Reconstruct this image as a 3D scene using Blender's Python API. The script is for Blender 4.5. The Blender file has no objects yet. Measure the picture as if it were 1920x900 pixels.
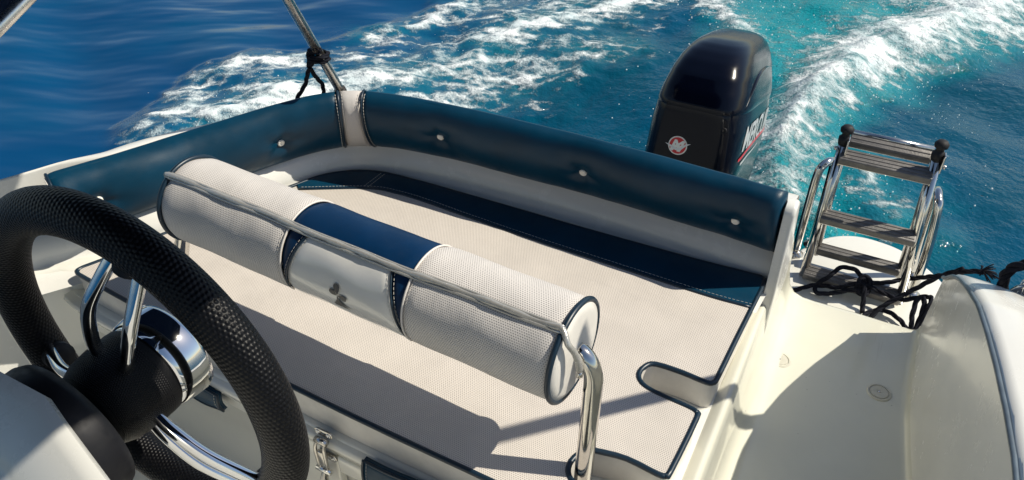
import bpy, bmesh, math, random
import numpy as np
from mathutils import Vector, Matrix
random.seed(7)
rng = np.random.default_rng(7)
SC = bpy.context.scene
COL = SC.collection

# ------------------------------------------------------------------ camera
CAM_H, PITCH, YAW, FOC = 1.15, math.radians(36.5), math.radians(27.5), 1443.0 / 1920.0 * 36.0
cd = bpy.data.cameras.new('camera'); cam = bpy.data.objects.new('camera', cd); COL.objects.link(cam)
cd.sensor_fit = 'HORIZONTAL'; cd.sensor_width = 36.0; cd.lens = FOC; cd.clip_start = 0.02; cd.clip_end = 8000
cam.location = (0, 0, CAM_H)
cam.rotation_euler = (math.radians(90) - PITCH, 0, YAW)
SC.camera = cam

# ------------------------------------------------------------------ sun, sky, exposure
SUN = Vector((0.77, 0.42, 1.0)).normalized()
elev = math.asin(SUN.z); azim = math.atan2(SUN.x, SUN.y)
W = bpy.data.worlds.new('World'); SC.world = W; W.use_nodes = True
nt = W.node_tree; bg = nt.nodes['Background']
sky = nt.nodes.new('ShaderNodeTexSky'); sky.sky_type = 'NISHITA'; sky.sun_disc = False
sky.sun_elevation = elev; sky.sun_rotation = azim; sky.air_density = 1.0; sky.dust_density = 0.6
nt.links.new(sky.outputs[0], bg.inputs[0]); bg.inputs[1].default_value = 0.086
sd = bpy.data.lights.new('sun', 'SUN'); so = bpy.data.objects.new('sun', sd); COL.objects.link(so)
sd.energy = 4.7; sd.angle = math.radians(0.5); sd.color = (1.0, 0.93, 0.79)
so.rotation_euler = SUN.to_track_quat('Z', 'Y').to_euler(); so.location = (3, 1.5, 6)
SC.view_settings.view_transform = 'Standard'; SC.view_settings.look = 'None'
SC.cycles.caustics_reflective = False; SC.cycles.caustics_refractive = False
SC.view_settings.exposure = 0.33; SC.view_settings.gamma = 1.0

# ------------------------------------------------------------------ object helpers
def thing(name, label, cat, loc, group=None):
    o = bpy.data.objects.new(name, None); COL.objects.link(o); o.location = loc
    o.empty_display_size = 0.05
    o['label'] = label; o['category'] = cat
    if group: o['group'] = group
    return o

def wloc(o):
    v = Vector((0, 0, 0))
    while o is not None:
        v = v + Vector(o.location); o = o.parent
    return v

def obj(name, V, F, m, parent=None, smooth=True, uv=None, flat_angle=None):
    """world-space vertices -> a mesh object under parent"""
    me = bpy.data.meshes.new(name)
    off = wloc(parent) if parent is not None else Vector((0, 0, 0))
    V = [(v[0] - off.x, v[1] - off.y, v[2] - off.z) for v in V]
    me.from_pydata(V, [], F)
    me.materials.append(m)
    if uv is not None:
        L = me.uv_layers.new(name='UVMap')
        for lp in me.loops: L.data[lp.index].uv = uv[lp.vertex_index]
    bm = bmesh.new(); bm.from_mesh(me)
    bmesh.ops.recalc_face_normals(bm, faces=bm.faces)
    if flat_angle:
        for e in bm.edges:
            if len(e.link_faces) == 2 and e.calc_face_angle() > flat_angle: e.smooth = False
    for f in bm.faces: f.smooth = smooth
    bm.to_mesh(me); bm.free()
    o = bpy.data.objects.new(name, me); COL.objects.link(o)
    if parent is not None: o.parent = parent
    return o

def join(*parts):
    V, F = [], []
    for v, f in parts:
        k = len(V); V += list(v); F += [tuple(i + k for i in q) for q in f]
    return V, F

def cr(P, n=8, closed=False):
    """Catmull-Rom through points"""
    P = [np.array(p, float) for p in P]; N = len(P); out = []
    segs = N if closed else N - 1
    for i in range(segs):
        if closed: a, b, c, d = P[(i - 1) % N], P[i], P[(i + 1) % N], P[(i + 2) % N]
        else:
            b, c = P[i], P[i + 1]
            a = P[i - 1] if i > 0 else 2 * b - c
            d = P[i + 2] if i + 2 < N else 2 * c - b
        for k in range(n):
            t = k / n
            out.append(0.5 * (2 * b + (c - a) * t + (2 * a - 5 * b + 4 * c - d) * t * t + (3 * b - 3 * c + d - a) * t ** 3))
    if not closed: out.append(P[-1])
    return out

def frames(P, closed=False):
    P = [np.array(p, float) for p in P]; n = len(P); T = []
    for i in range(n):
        if closed: t = P[(i + 1) % n] - P[(i - 1) % n]
        else: t = P[min(i + 1, n - 1)] - P[max(i - 1, 0)]
        T.append(t / (np.linalg.norm(t) + 1e-12))
    ref = np.array([0, 0, 1.0]) if abs(T[0][2]) < 0.9 else np.array([1.0, 0, 0])
    u = ref - T[0] * (ref @ T[0]); u /= np.linalg.norm(u); R = []
    for t in T:
        u = u - t * (u @ t); u = u / (np.linalg.norm(u) + 1e-12)
        R.append((u.copy(), np.cross(t, u)))
    return P, T, R

def tube(P, r, seg=12, closed=False, caps=True, smooth=0):
    if smooth: P = cr(P, smooth, closed)
    P, T, R = frames(P, closed); n = len(P); V, F = [], []
    rr = r if callable(r) else (lambda t: r)
    for i in range(n):
        u, w = R[i]; q = rr(i / max(n - 1, 1))
        for k in range(seg):
            a = 2 * math.pi * k / seg; V.append(P[i] + q * (math.cos(a) * u + math.sin(a) * w))
    for i in range(n if closed else n - 1):
        j = (i + 1) % n
        for k in range(seg):
            F.append((i * seg + k, i * seg + (k + 1) % seg, j * seg + (k + 1) % seg, j * seg + k))
    if caps and not closed:
        F.append(tuple(range(seg))[::-1]); F.append(tuple((n - 1) * seg + k for k in range(seg)))
    return V, F

def twisted(P, r, strands=3, turns=60.0, seg=7, sub=6, smooth=8):
    """laid rope: strands twisting round a centre line"""
    Q = cr(P, smooth); ds = [0]
    for a, b in zip(Q[:-1], Q[1:]): ds.append(ds[-1] + np.linalg.norm(b - a))
    n = max(8, int(ds[-1] / (r * 0.55))); S = np.linspace(0, ds[-1], n)
    Q = np.array(Q); P2 = np.stack([np.interp(S, ds, Q[:, k]) for k in range(3)], 1)
    P3, T, R = frames(P2); parts = []
    for s in range(strands):
        ph = 2 * math.pi * s / strands; L = []
        for i in range(n):
            a = ph + S[i] * turns; u, w = R[i]
            L.append(P3[i] + 0.52 * r * (math.cos(a) * u + math.sin(a) * w))
        parts.append(tube(L, 0.56 * r, seg))
    return join(*parts)

def box(c, s, bev=0.0, rot=None):
    bm = bmesh.new(); bmesh.ops.create_cube(bm, size=1.0)
    for v in bm.verts: v.co = Vector((v.co.x * s[0], v.co.y * s[1], v.co.z * s[2]))
    if bev: bmesh.ops.bevel(bm, geom=bm.edges[:], offset=bev, segments=3, affect='EDGES', profile=0.5)
    if rot is not None:
        for v in bm.verts: v.co = rot @ v.co
    bm.verts.ensure_lookup_table(); bm.verts.index_update()
    V = [tuple(v.co + Vector(c)) for v in bm.verts]; F = [tuple(v.index for v in f.verts) for f in bm.faces]
    bm.free(); return V, F

def lathe(prof, c, axis=(0, 0, 1), seg=32):
    """prof: list of (radius, along)"""
    a = np.array(axis, float); a /= np.linalg.norm(a)
    u = np.cross(a, [0, 0, 1.0] if abs(a[2]) < 0.9 else [1.0, 0, 0]); u /= np.linalg.norm(u); w = np.cross(a, u)
    V, F = [], []; c = np.array(c, float); n = len(prof)
    for r, h in prof:
        for k in range(seg):
            t = 2 * math.pi * k / seg; V.append(c + a * h + max(r, 1e-5) * (math.cos(t) * u + math.sin(t) * w))
    for i in range(n - 1):
        for k in range(seg):
            F.append((i * seg + k, i * seg + (k + 1) % seg, (i + 1) * seg + (k + 1) % seg, (i + 1) * seg + k))
    F.append(tuple(range(seg))[::-1]); F.append(tuple((n - 1) * seg + k for k in range(seg)))
    return V, F

def prism(poly, z0, z1, bev=0.0, seg=3):
    """extruded outline (list of xy), top edge rounded when bev > 0"""
    P = np.array([p[:2] for p in poly], float); n = len(P)
    A = 0.5 * np.sum(P[:, 0] * np.roll(P[:, 1], -1) - np.roll(P[:, 0], -1) * P[:, 1])
    if A < 0: P = P[::-1]
    t = np.roll(P, -1, 0) - np.roll(P, 1, 0); t /= np.linalg.norm(t, axis=1)[:, None] + 1e-9
    nin = np.stack([-t[:, 1], t[:, 0]], 1)
    rings = [(P, z0)]
    if bev:
        for k in range(seg + 1):
            a = math.pi / 2 * k / seg
            rings.append((P + nin * bev * (1 - math.cos(a)), z1 - bev + bev * math.sin(a)))
    else: rings.append((P, z1))
    V, F = [], []
    for Q, z in rings: V += [(q[0], q[1], z) for q in Q]
    for i in range(len(rings) - 1):
        for k in range(n): F.append((i * n + k, i * n + (k + 1) % n, (i + 1) * n + (k + 1) % n, (i + 1) * n + k))
    F.append(tuple(range(n))[::-1]); F.append(tuple((len(rings) - 1) * n + k for k in range(n)))
    return V, F

def grid(fn, nu, nv, closed_v=False):
    V, F = [], []
    for i in range(nu):
        for j in range(nv): V.append(fn(i, j))
    for i in range(nu - 1):
        for j in range(nv if closed_v else nv - 1):
            j2 = (j + 1) % nv
            F.append((i * nv + j, i * nv + j2, (i + 1) * nv + j2, (i + 1) * nv + j))
    return V, F

def path2(P, step=0.012):
    Q = np.array(cr(P, 16)); d = np.r_[0, np.cumsum(np.linalg.norm(np.diff(Q, axis=0), axis=1))]
    n = int(d[-1] / step) + 1; S = np.linspace(0, d[-1], n)
    X = np.stack([np.interp(S, d, Q[:, 0]), np.interp(S, d, Q[:, 1])], 1)
    T = np.gradient(X, axis=0); T /= np.linalg.norm(T, axis=1)[:, None]
    Nn = np.stack([-T[:, 1], T[:, 0]], 1)          # to the left of travel = outboard here
    return S, X, T, Nn

# ------------------------------------------------------------------ materials
def nodes(m):
    m.use_nodes = True; t = m.node_tree; return t, t.nodes['Principled BSDF']

class G:
    """tiny node-graph helper"""
    def __init__(s, t): s.t = t
    def n(s, typ, **kw):
        x = s.t.nodes.new(typ)
        for k, v in kw.items(): setattr(x, k, v)
        return x
    def put(s, sock, v):
        if hasattr(v, 'is_linked'): s.t.links.new(v, sock)
        else: sock.default_value = v
    def math(s, op, a, b=0.0, c=0.0, clamp=False):
        x = s.n('ShaderNodeMath', operation=op, use_clamp=clamp)
        s.put(x.inputs[0], a); s.put(x.inputs[1], b); s.put(x.inputs[2], c); return x.outputs[0]
    def noise(s, vec, scale, detail=4.0, rough=0.55, dist=0.0):
        x = s.n('ShaderNodeTexNoise'); s.put(x.inputs['Vector'], vec)
        x.inputs['Scale'].default_value = scale; x.inputs['Detail'].default_value = detail
        x.inputs['Roughness'].default_value = rough; x.inputs['Distortion'].default_value = dist
        return x.outputs['Fac']
    def ss(s, v, a, b, lo=0.0, hi=1.0):
        x = s.n('ShaderNodeMapRange', interpolation_type='SMOOTHSTEP'); s.put(x.inputs[0], v)
        x.inputs[1].default_value = a; x.inputs[2].default_value = b; x.inputs[3].default_value = lo; x.inputs[4].default_value = hi
        return x.outputs[0]
    def mix(s, f, a, b):
        x = s.n('ShaderNodeMix', data_type='RGBA'); s.put(x.inputs[0], f)
        s.put(x.inputs[6], a if hasattr(a, 'is_linked') else (*a, 1) if len(a) == 3 else a)
        s.put(x.inputs[7], b if hasattr(b, 'is_linked') else (*b, 1) if len(b) == 3 else b); return x.outputs[2]
    def bump(s, h, strength, dist=0.002, normal=None):
        x = s.n('ShaderNodeBump'); x.inputs['Strength'].default_value = strength; x.inputs['Distance'].default_value = dist
        s.put(x.inputs['Height'], h)
        if normal is not None: s.put(x.inputs['Normal'], normal)
        return x.outputs[0]
    def sep(s, v):
        x = s.n('ShaderNodeSeparateXYZ'); s.put(x.inputs[0], v); return x.outputs
    def comb(s, a, b, c=0.0):
        x = s.n('ShaderNodeCombineXYZ'); s.put(x.inputs[0], a); s.put(x.inputs[1], b); s.put(x.inputs[2], c); return x.outputs[0]
    def pos(s): return s.n('ShaderNodeNewGeometry').outputs['Position']
    def objc(s): return s.n('ShaderNodeTexCoord').outputs['Object']
    def uv(s): return s.n('ShaderNodeTexCoord').outputs['UV']

def mat(name, col, rough=0.5, metal=0.0, spec=0.5, coat=0.0, coat_r=0.05, var=0.0, vscale=8.0, bump=0.0, bscale=60.0, stain=None, specks=False):
    m = bpy.data.materials.new(name); t, p = nodes(m); g = G(t)
    p.inputs['Base Color'].default_value = (*col, 1); p.inputs['Roughness'].default_value = rough
    p.inputs['Metallic'].default_value = metal; p.inputs['Specular IOR Level'].default_value = spec
    p.inputs['Coat Weight'].default_value = coat; p.inputs['Coat Roughness'].default_value = coat_r
    c = g.objc()
    if var:
        f = g.noise(c, vscale, 5, 0.6)
        a = tuple(x * (1 - var) for x in col); b = tuple(min(1, x * (1 + var)) for x in col)
        cc = g.mix(g.ss(f, 0.3, 0.7), a, b)
        if stain:
            f2 = g.noise(c, vscale * 2.7, 7, 0.7, 0.6)
            cc = g.mix(g.ss(f2, 0.60, 0.76, 0, 0.5), cc, stain)
        if specks:                                         # small scuffs and grit
            sp_ = g.ss(g.noise(c, 120.0, 2, 0.5), 0.76, 0.80, 0, 0.55); cc = g.mix(sp_, cc, (0.10, 0.09, 0.07))
            mp = g.n('ShaderNodeMapping'); g.put(mp.inputs[0], c); mp.inputs['Rotation'].default_value = (0, 0, 0.6); mp.inputs['Scale'].default_value = (40, 2.5, 6)
            sc_ = g.math('MULTIPLY', g.ss(g.noise(mp.outputs[0], 1.0, 3, 0.6), 0.66, 0.72, 0, 0.35), g.ss(g.noise(c, 4.0, 2, 0.5), 0.5, 0.62)); cc = g.mix(sc_, cc, (0.42, 0.39, 0.31))
        t.links.new(cc, p.inputs['Base Color'])
        r2 = g.ss(g.noise(c, vscale * 3, 6, 0.7), 0.25, 0.75, rough * 0.8, min(1, rough * 1.25))
        t.links.new(r2, p.inputs['Roughness'])
    if bump:
        t.links.new(g.bump(g.noise(c, bscale, 4, 0.6), bump, 0.002), p.inputs['Normal'])
    return m

def perforated(name, base, hole, pitch, use_uv=False, rough=0.55):
    m = bpy.data.materials.new(name); t, p = nodes(m); g = G(t)
    v = g.uv() if use_uv else g.pos()
    xyz = g.sep(v)
    a = g.math('MULTIPLY', xyz[0], 1 / pitch); b = g.math('MULTIPLY', xyz[1], 1 / (pitch * 0.9))
    row = g.math('FLOOR', b); odd = g.math('MULTIPLY', g.math('MODULO', g.math('ABSOLUTE', row), 2.0), 0.5)
    fx = g.math('SUBTRACT', g.math('FRACT', g.math('ADD', a, odd)), 0.5)
    fy = g.math('SUBTRACT', g.math('FRACT', b), 0.5)
    d = g.math('SQRT', g.math('ADD', g.math('MULTIPLY', fx, fx), g.math('MULTIPLY', fy, fy)))
    h = g.ss(d, 0.20, 0.34)                        # 0 in hole, 1 on vinyl
    w = g.noise(g.pos(), 7.0, 5, 0.6)
    bc = g.mix(g.ss(w, 0.3, 0.7), tuple(x * 0.95 for x in base), tuple(min(1, x * 1.04) for x in base))
    col = g.mix(h, hole, bc)
    t.links.new(col, p.inputs['Base Color']); p.inputs['Roughness'].default_value = rough
    p.inputs['Specular IOR Level'].default_value = 0.225
    n0 = g.bump(g.noise(g.pos(), 4.0, 3, 0.45), 0.5, 0.022)
    sm = g.ss(g.noise(g.pos(), 2.3, 6, 0.65), 0.52, 0.72, 0, 0.30); bc = g.mix(sm, bc, tuple(x * 0.80 for x in base))
    mw = g.n('ShaderNodeMapping'); g.put(mw.inputs[0], v); mw.inputs['Scale'].default_value = (3.0, 14.0, 3.0) if not use_uv else (13.0, 4.0, 1.0)
    n1_ = g.bump(g.ss(g.noise(mw.outputs[0], 1.0, 3, 0.5, 0.6), 0.45, 0.75), 0.12, 0.006, n0)
    t.links.new(g.bump(h, 0.5, 0.0012, n1_), p.inputs['Normal'])
    return m

def leather(name, col, rough=0.36, bscale=420.0, bs=0.35, spec=0.5):
    m = bpy.data.materials.new(name); t, p = nodes(m); g = G(t); c = g.pos()
    vo = g.n('ShaderNodeTexVoronoi'); g.put(vo.inputs['Vector'], c); vo.inputs['Scale'].default_value = bscale
    n0 = g.bump(g.noise(c, 9.0, 2, 0.45), 0.10, 0.01)
    t.links.new(g.bump(vo.outputs['Distance'], bs, 0.0012, n0), p.inputs['Normal'])
    f = g.noise(c, 9.0, 5, 0.6)
    t.links.new(g.mix(g.ss(f, 0.3, 0.7), tuple(x * 0.88 for x in col), tuple(x * 1.1 for x in col)), p.inputs['Base Color'])
    t.links.new(g.ss(g.noise(c, 30.0, 5, 0.7), 0.25, 0.75, rough * 0.85, rough * 1.2), p.inputs['Roughness'])
    p.inputs['Specular IOR Level'].default_value = spec
    return m

M = {}
M['gel'] = mat('white_gelcoat', (0.70, 0.69, 0.63), 0.18, spec=0.5, coat=0.6, coat_r=0.025, var=0.03, vscale=3.0, stain=(0.66, 0.61, 0.47))
M['deck'] = mat('aged_deck_gelcoat', (0.60, 0.592, 0.505), 0.22, spec=0.5, coat=0.5, coat_r=0.03, var=0.05, vscale=2.2, stain=(0.62, 0.585, 0.45), specks=True)
M['drain'] = mat('drain_plastic', (0.50, 0.485, 0.42), 0.4, var=0.06, vscale=40)
M['gelw'] = mat('white_hull_paint', (0.65, 0.645, 0.61), 0.24, coat=0.25, coat_r=0.10, var=0.03, vscale=4.0)
M['perf'] = perforated('perforated_vinyl', (0.575, 0.53, 0.482), (0.31, 0.285, 0.262), 0.0044)
M['perfr'] = perforated('perforated_vinyl_roll', (0.60, 0.57, 0.545), (0.27, 0.26, 0.255), 0.0043, True)
M['vinyl'] = leather('offwhite_vinyl', (0.60, 0.575, 0.53), 0.38, 700, 0.12)
M['vinylg'] = mat('offwhite_gloss_vinyl', (0.66, 0.65, 0.62), 0.16, coat=0.25, coat_r=0.08, var=0.03, vscale=6.0, bump=0.25, bscale=9.0)
M['navy'] = leather('navy_vinyl', (0.0001, 0.030, 0.063), 0.41, 520, 0.10, 0.26)
M['navyr'] = leather('navy_vinyl_roll', (0.0002, 0.020, 0.066), 0.45, 600, 0.12, 0.25)
M['pipe'] = mat('navy_piping', (0.003, 0.016, 0.032), 0.38)
M['wpipe'] = mat('offwhite_piping', (0.62, 0.58, 0.54), 0.45)
M['zip'] = mat('zip_tape', (0.46, 0.45, 0.42), 0.24, 0.5, var=0.06, vscale=60.0, bump=0.25, bscale=500.0)
M['steel'] = mat('stainless_steel', (0.62, 0.60, 0.56), 0.10, 1.0, var=0.06, vscale=25.0, bump=0.04, bscale=18.0)
M['steelw'] = mat('worn_stainless', (0.55, 0.53, 0.50), 0.2, 1.0, var=0.14, vscale=30.0, bump=0.05, bscale=25.0, stain=(0.34, 0.20, 0.08))
M['pole'] = mat('brushed_pole', (0.86, 0.83, 0.77), 0.27, 1.0, var=0.03, vscale=25.0)
M['chrome'] = mat('chrome', (0.72, 0.72, 0.72), 0.05, 1.0, var=0.03, vscale=20.0)
M['black'] = mat('black_plastic', (0.006, 0.006, 0.008), 0.5, var=0.2, vscale=30.0, spec=0.3)
M['rubber'] = mat('black_rubber', (0.012, 0.012, 0.014), 0.6, spec=0.3, var=0.2, vscale=30)
M['gloss'] = mat('gloss_black_paint', (0.0010, 0.0018, 0.0065), 0.16, spec=0.22, coat=0.10, coat_r=0.04, var=0.1, vscale=5.0, bump=0.02, bscale=12.0)
M['rope'] = mat('black_rope', (0.009, 0.010, 0.016), 0.85, spec=0.15, var=0.3, vscale=80.0, bump=0.5, bscale=500.0)
M['tread'] = mat('weathered_tread', (0.150, 0.142, 0.135), 0.5, 0.4, var=0.14, vscale=35.0, bump=0.5, bscale=220.0, stain=(0.05, 0.04, 0.035))
M['white'] = mat('white_plastic', (0.74, 0.72, 0.66), 0.5, var=0.04, vscale=30)
M['red'] = mat('red_decal', (0.55, 0.012, 0.02), 0.3)
M['silver'] = mat('silver_decal', (0.62, 0.62, 0.62), 0.3, 0.3)
M['grey'] = mat('grey_print', (0.07, 0.066, 0.062), 0.4, var=0.08, vscale=60)
M['thread'] = mat('pale_thread', (0.55, 0.52, 0.47), 0.7)
M['trim'] = mat('grey_rub_trim', (0.09, 0.12, 0.15), 0.35, var=0.15, vscale=20)
M['canvas'] = mat('navy_canvas', (0.004, 0.012, 0.035), 0.85, spec=0.2, var=0.15, vscale=40, bump=0.4, bscale=400)
M['dash'] = mat('navy_dash_paint', (0.006, 0.05, 0.14), 0.3, coat=0.3, var=0.08, vscale=6)

def rimmat():
    m = bpy.data.materials.new('dimpled_black_grip'); t, p = nodes(m); g = G(t); v = g.sep(g.uv())
    a = g.math('MULTIPLY', v[0], 1.0); b = g.math('MULTIPLY', v[1], 1.0)
    odd = g.math('MULTIPLY', g.math('MODULO', g.math('FLOOR', b), 2.0), 0.5)
    fx = g.math('SUBTRACT', g.math('FRACT', g.math('ADD', a, odd)), 0.5); fy = g.math('SUBTRACT', g.math('FRACT', b), 0.5)
    d = g.math('SQRT', g.math('ADD', g.math('MULTIPLY', fx, fx), g.math('MULTIPLY', fy, fy)))
    h = g.ss(d, 0.0, 0.56, 1.0, 0.0)
    t.links.new(g.bump(h, 0.60, 0.0012), p.inputs['Normal'])
    p.inputs['Base Color'].default_value = (0.003, 0.003, 0.004, 1); p.inputs['Roughness'].default_value = 0.42
    p.inputs['Specular IOR Level'].default_value = 0.19
    return m
M['grip'] = rimmat()

# ------------------------------------------------------------------ sea
def vnoise(X, Y, scale, seed):
    r = np.random.default_rng(seed); T = r.random((256, 256))
    x = X * scale; y = Y * scale; xi = np.floor(x).astype(int); yi = np.floor(y).astype(int); fx = x - xi; fy = y - yi
    fx = fx * fx * (3 - 2 * fx); fy = fy * fy * (3 - 2 * fy)
    q = lambda a, b: T[a % 256, b % 256]
    return (q(xi, yi) * (1 - fx) + q(xi + 1, yi) * fx) * (1 - fy) + (q(xi, yi + 1) * (1 - fx) + q(xi + 1, yi + 1) * fx) * fy
def fbm(X, Y, scale, seed, o=4):
    s = 0; a = 0.5
    for k in range(o): s = s + a * vnoise(X, Y, scale * 2 ** k, seed + k); a *= 0.5
    return s / (1 - 0.5 ** o)

def stroke(X, Y, pts, wid, soft=1.0, st=None):
    """falloff around a polyline; wid may be one number or one per point"""
    P = np.array(pts, float); w = np.full(len(P), wid) if np.isscalar(wid) else np.array(wid, float)
    best = np.zeros_like(X); q = np.ones(len(P)) if st is None else np.array(st, float)
    for (a, b, wa, wb, qa, qb) in zip(P[:-1], P[1:], w[:-1], w[1:], q[:-1], q[1:]):
        d = b - a; t = np.clip(((X - a[0]) * d[0] + (Y - a[1]) * d[1]) / (d @ d), 0, 1)
        dist = np.hypot(X - a[0] - t * d[0], Y - a[1] - t * d[1]); ww = wa + (wb - wa) * t
        best = np.maximum(best, np.clip(1 - dist / ww, 0, 1) ** soft * (qa + (qb - qa) * t))
    return best

WZ = -0.65
STERN_MAIN = [(-2.93, 2.22), (-2.86, 2.45), (-2.73, 2.79), (-2.5, 3.05), (-2.2, 3.35), (-2.1, 3.63), (-2.01, 4.14), (-1.88, 4.68), (-1.73, 5.31), (-1.5, 6.5)]
S2 = [(-3.12, 2.17), (-3.16, 2.36), (-3.22, 2.71), (-3.15, 2.9), (-2.95, 3.1)]
S2b = [(-3.07, 2.28), (-2.83, 2.47), (-2.53, 2.72)]
S3 = [(-2.82, 3.6), (-2.72, 3.85), (-2.6, 4.16), (-2.5, 4.49), (-2.45, 4.99), (-2.3, 6.0)]
S4 = [(-2.32, 2.9), (-1.91, 3.01), (-1.78, 3.36), (-1.61, 3.89), (-1.45, 4.09)]
S5 = [(-2.18, 3.77), (-1.97, 4.06), (-1.69, 4.67), (-1.50, 4.89)]
P1 = [(1.3, 8.0), (0.7, 6.38), (0.23, 5.21), (-0.05, 4.66), (-0.21, 4.03), (-0.3, 3.63), (-0.33, 3.16), (-0.27, 2.81), (-0.11, 2.64)]
P2 = [(-1.7, 6.6), (-1.39, 5.35), (-1.09, 4.93), (-0.9, 4.76), (-0.68, 4.37)]
P3 = [(-0.46, 4.16), (-0.37, 4.62), (-0.15, 5.31), (0.04, 6.1)]
P4 = [(-0.11, 3.38), (0.03, 3.06), (0.14, 2.85)]
AER = [(-0.40, 2.5), (-0.43, 3.5), (-0.45, 4.41), (-0.40, 5.63), (-0.2, 7.5)]

x0, x1, y0, y1, st = -6.6, 2.6, 0.6, 9.0, 0.026
nx, ny = int((x1 - x0) / st) + 1, int((y1 - y0) / st) + 1
gx, gy = np.meshgrid(np.linspace(x0, x1, nx), np.linspace(y0, y1, ny), indexing='ij')
wx = gx + 0.22 * (fbm(gx, gy, 2.2, 11) - 0.5) + 0.10 * (fbm(gx, gy, 7.0, 12) - 0.5)
wy = gy + 0.22 * (fbm(gx, gy, 2.2, 21) - 0.5) + 0.10 * (fbm(gx, gy, 7.0, 22) - 0.5)
foam = np.maximum.reduce([
    stroke(wx, wy, STERN_MAIN, [0.18, 0.26, 0.32, 0.34, 0.36, 0.36, 0.36, 0.34, 0.30, 0.3], 0.6, [0.8, 1.0, 1.0, 0.9, 0.78, 0.74, 0.76, 0.72, 0.7, 0.6]),
    0.72 * stroke(wx, wy, STERN_MAIN, [0.22, 0.36, 0.50, 0.66, 0.76, 0.80, 0.76, 0.68, 0.6, 0.5], 0.32),
    0.80 * stroke(wx, wy, S2, 0.24, 0.45), 0.66 * stroke(wx, wy, S2b, 0.32, 0.45), 0.78 * stroke(wx, wy, S3, [0.14, 0.2, 0.26, 0.32, 0.36, 0.3], 0.45),
    0.66 * stroke(wx, wy, S4, 0.36, 0.4), 0.85 * stroke(wx, wy, S5, 0.30, 0.5),
    stroke(wx, wy, P1, [0.85, 0.60, 0.46, 0.38, 0.30, 0.26, 0.25, 0.22, 0.16], 0.42, [1.0, 1.0, 1.0, 1.0, 0.98, 0.92, 0.80, 0.70, 0.5]),
    0.8 * stroke(wx, wy, P2, [0.4, 0.36, 0.28, 0.2, 0.16], 0.6), 0.58 * stroke(wx, wy, P3, [0.3, 0.4, 0.5, 0.5], 0.6),
    0.58 * stroke(wx, wy, P4, 0.26, 0.6)])
aer = np.maximum.reduce([
    1.0 * stroke(wx, wy, AER, [0.32, 0.42, 0.70, 1.05, 1.5], 0.55), 0.95 * stroke(wx, wy, P1, [0.8, 0.7, 0.6, 0.5, 0.45, 0.42, 0.42, 0.4, 0.3], 0.6),
    0.40 * stroke(wx, wy, STERN_MAIN, [0.25, 0.38, 0.48, 0.55, 0.6, 0.6, 0.6, 0.6, 0.6, 0.6], 0.8), 0.25 * stroke(wx, wy, S2, 0.30, 0.5), 0.34 * stroke(wx, wy, S3, 0.36, 0.6), 0.34 * stroke(wx, wy, S4, 0.5, 0.6), 0.5 * stroke(wx, wy, P4, 0.4, 0.6)])
calm = np.clip(1 - 1.6 * np.clip((gx + 2.6) / 2.0, 0, 1), 0, 1)             # 1 on the smooth water left of the boat
sidew = np.clip((gx - 0.1) / 0.5, 0, 1)
Z = np.zeros_like(gx)
for k in range(3, 16):                                                        # swell and ripples: sines with drifting phase
    th = rng.normal(1.1, 0.55); lam = 0.35 * 1.25 ** k * 0.55 + 0.12
    ph = 6.28 * rng.random() + 1.2 * fbm(gx, gy, 0.6, 40 + k, 1)
    Z += 0.0075 * lam ** 0.9 * np.sin((gx * math.cos(th) + gy * math.sin(th)) * 6.283 / lam + ph) * 0.8
rough = np.clip(aer * 1.2 + 0.35 * (1 - calm), 0, 1)
Z += rough * 0.05 * (fbm(gx, gy, 4.0, 60, 5) - 0.5) + foam * 0.085 * fbm(gx, gy, 8.0, 70, 5)
Z += 0.10 * stroke(gx, gy, P1, [0.6, 0.5, 0.42, 0.36, 0.28, 0.25, 0.22, 0.2, 0.2], 1.3) * (0.6 + 0.8 * fbm(gx, gy, 3.0, 80)) + 0.035 * stroke(gx, gy, STERN_MAIN, 0.45, 1.2)
edge = np.minimum.reduce([gx - x0, x1 - gx, gy - y0, y1 - gy]); Z *= np.clip(edge / 0.5, 0, 1)
Vs = np.stack([gx.ravel(), gy.ravel(), (WZ + Z).ravel()], 1)
ii = np.arange(nx - 1)[:, None] * ny + np.arange(ny - 1)[None]
Fs = np.stack([ii, ii + ny, ii + ny + 1, ii + 1], -1).reshape(-1, 4)
nb = len(Vs); FAR = 4000.0
ring = [(x0, y0), (x1, y0), (x1, y1), (x0, y1)]; far = [(-FAR, -FAR), (FAR, -FAR), (FAR, FAR), (-FAR, FAR)]
cor = [0, (nx - 1) * ny, nx * ny - 1, ny - 1]
mid = [(x0 - 14, y0 - 14), (x1 + 14, y0 - 14), (x1 + 14, y1 + 14), (x0 - 14, y1 + 14)]
Vs = np.vstack([Vs, [(a, b, WZ) for a, b in mid], [(a, b, WZ) for a, b in far]])
Fl = Fs.tolist()
edges4 = [[i * ny for i in range(nx)], [(nx - 1) * ny + j for j in range(ny)], [i * ny + ny - 1 for i in range(nx - 1, -1, -1)], [j for j in range(ny - 1, -1, -1)]]
for k in range(4):
    Fl.append(edges4[k][::-1] + [nb + k, nb + (k + 1) % 4]); Fl.append([nb + k, nb + 4 + k, nb + 4 + (k + 1) % 4, nb + (k + 1) % 4])
me = bpy.data.meshes.new('sea'); me.from_pydata(Vs.tolist(), [], Fl)
for nm, arr in (('foam', foam), ('aer', aer), ('calm', calm)):
    at = me.attributes.new(nm, 'FLOAT', 'POINT'); full = np.zeros(len(Vs)); full[:nb] = arr.ravel()
    if nm == 'calm': full[nb:] = 0.5
    at.data.foreach_set('value', full)
me.polygons.foreach_set('use_smooth', [True] * len(me.polygons))
sea = bpy.data.objects.new('sea', me); COL.objects.link(sea); sea['kind'] = 'structure'
m = bpy.data.materials.new('sea_water'); t, p = nodes(m); g = G(t)
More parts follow.
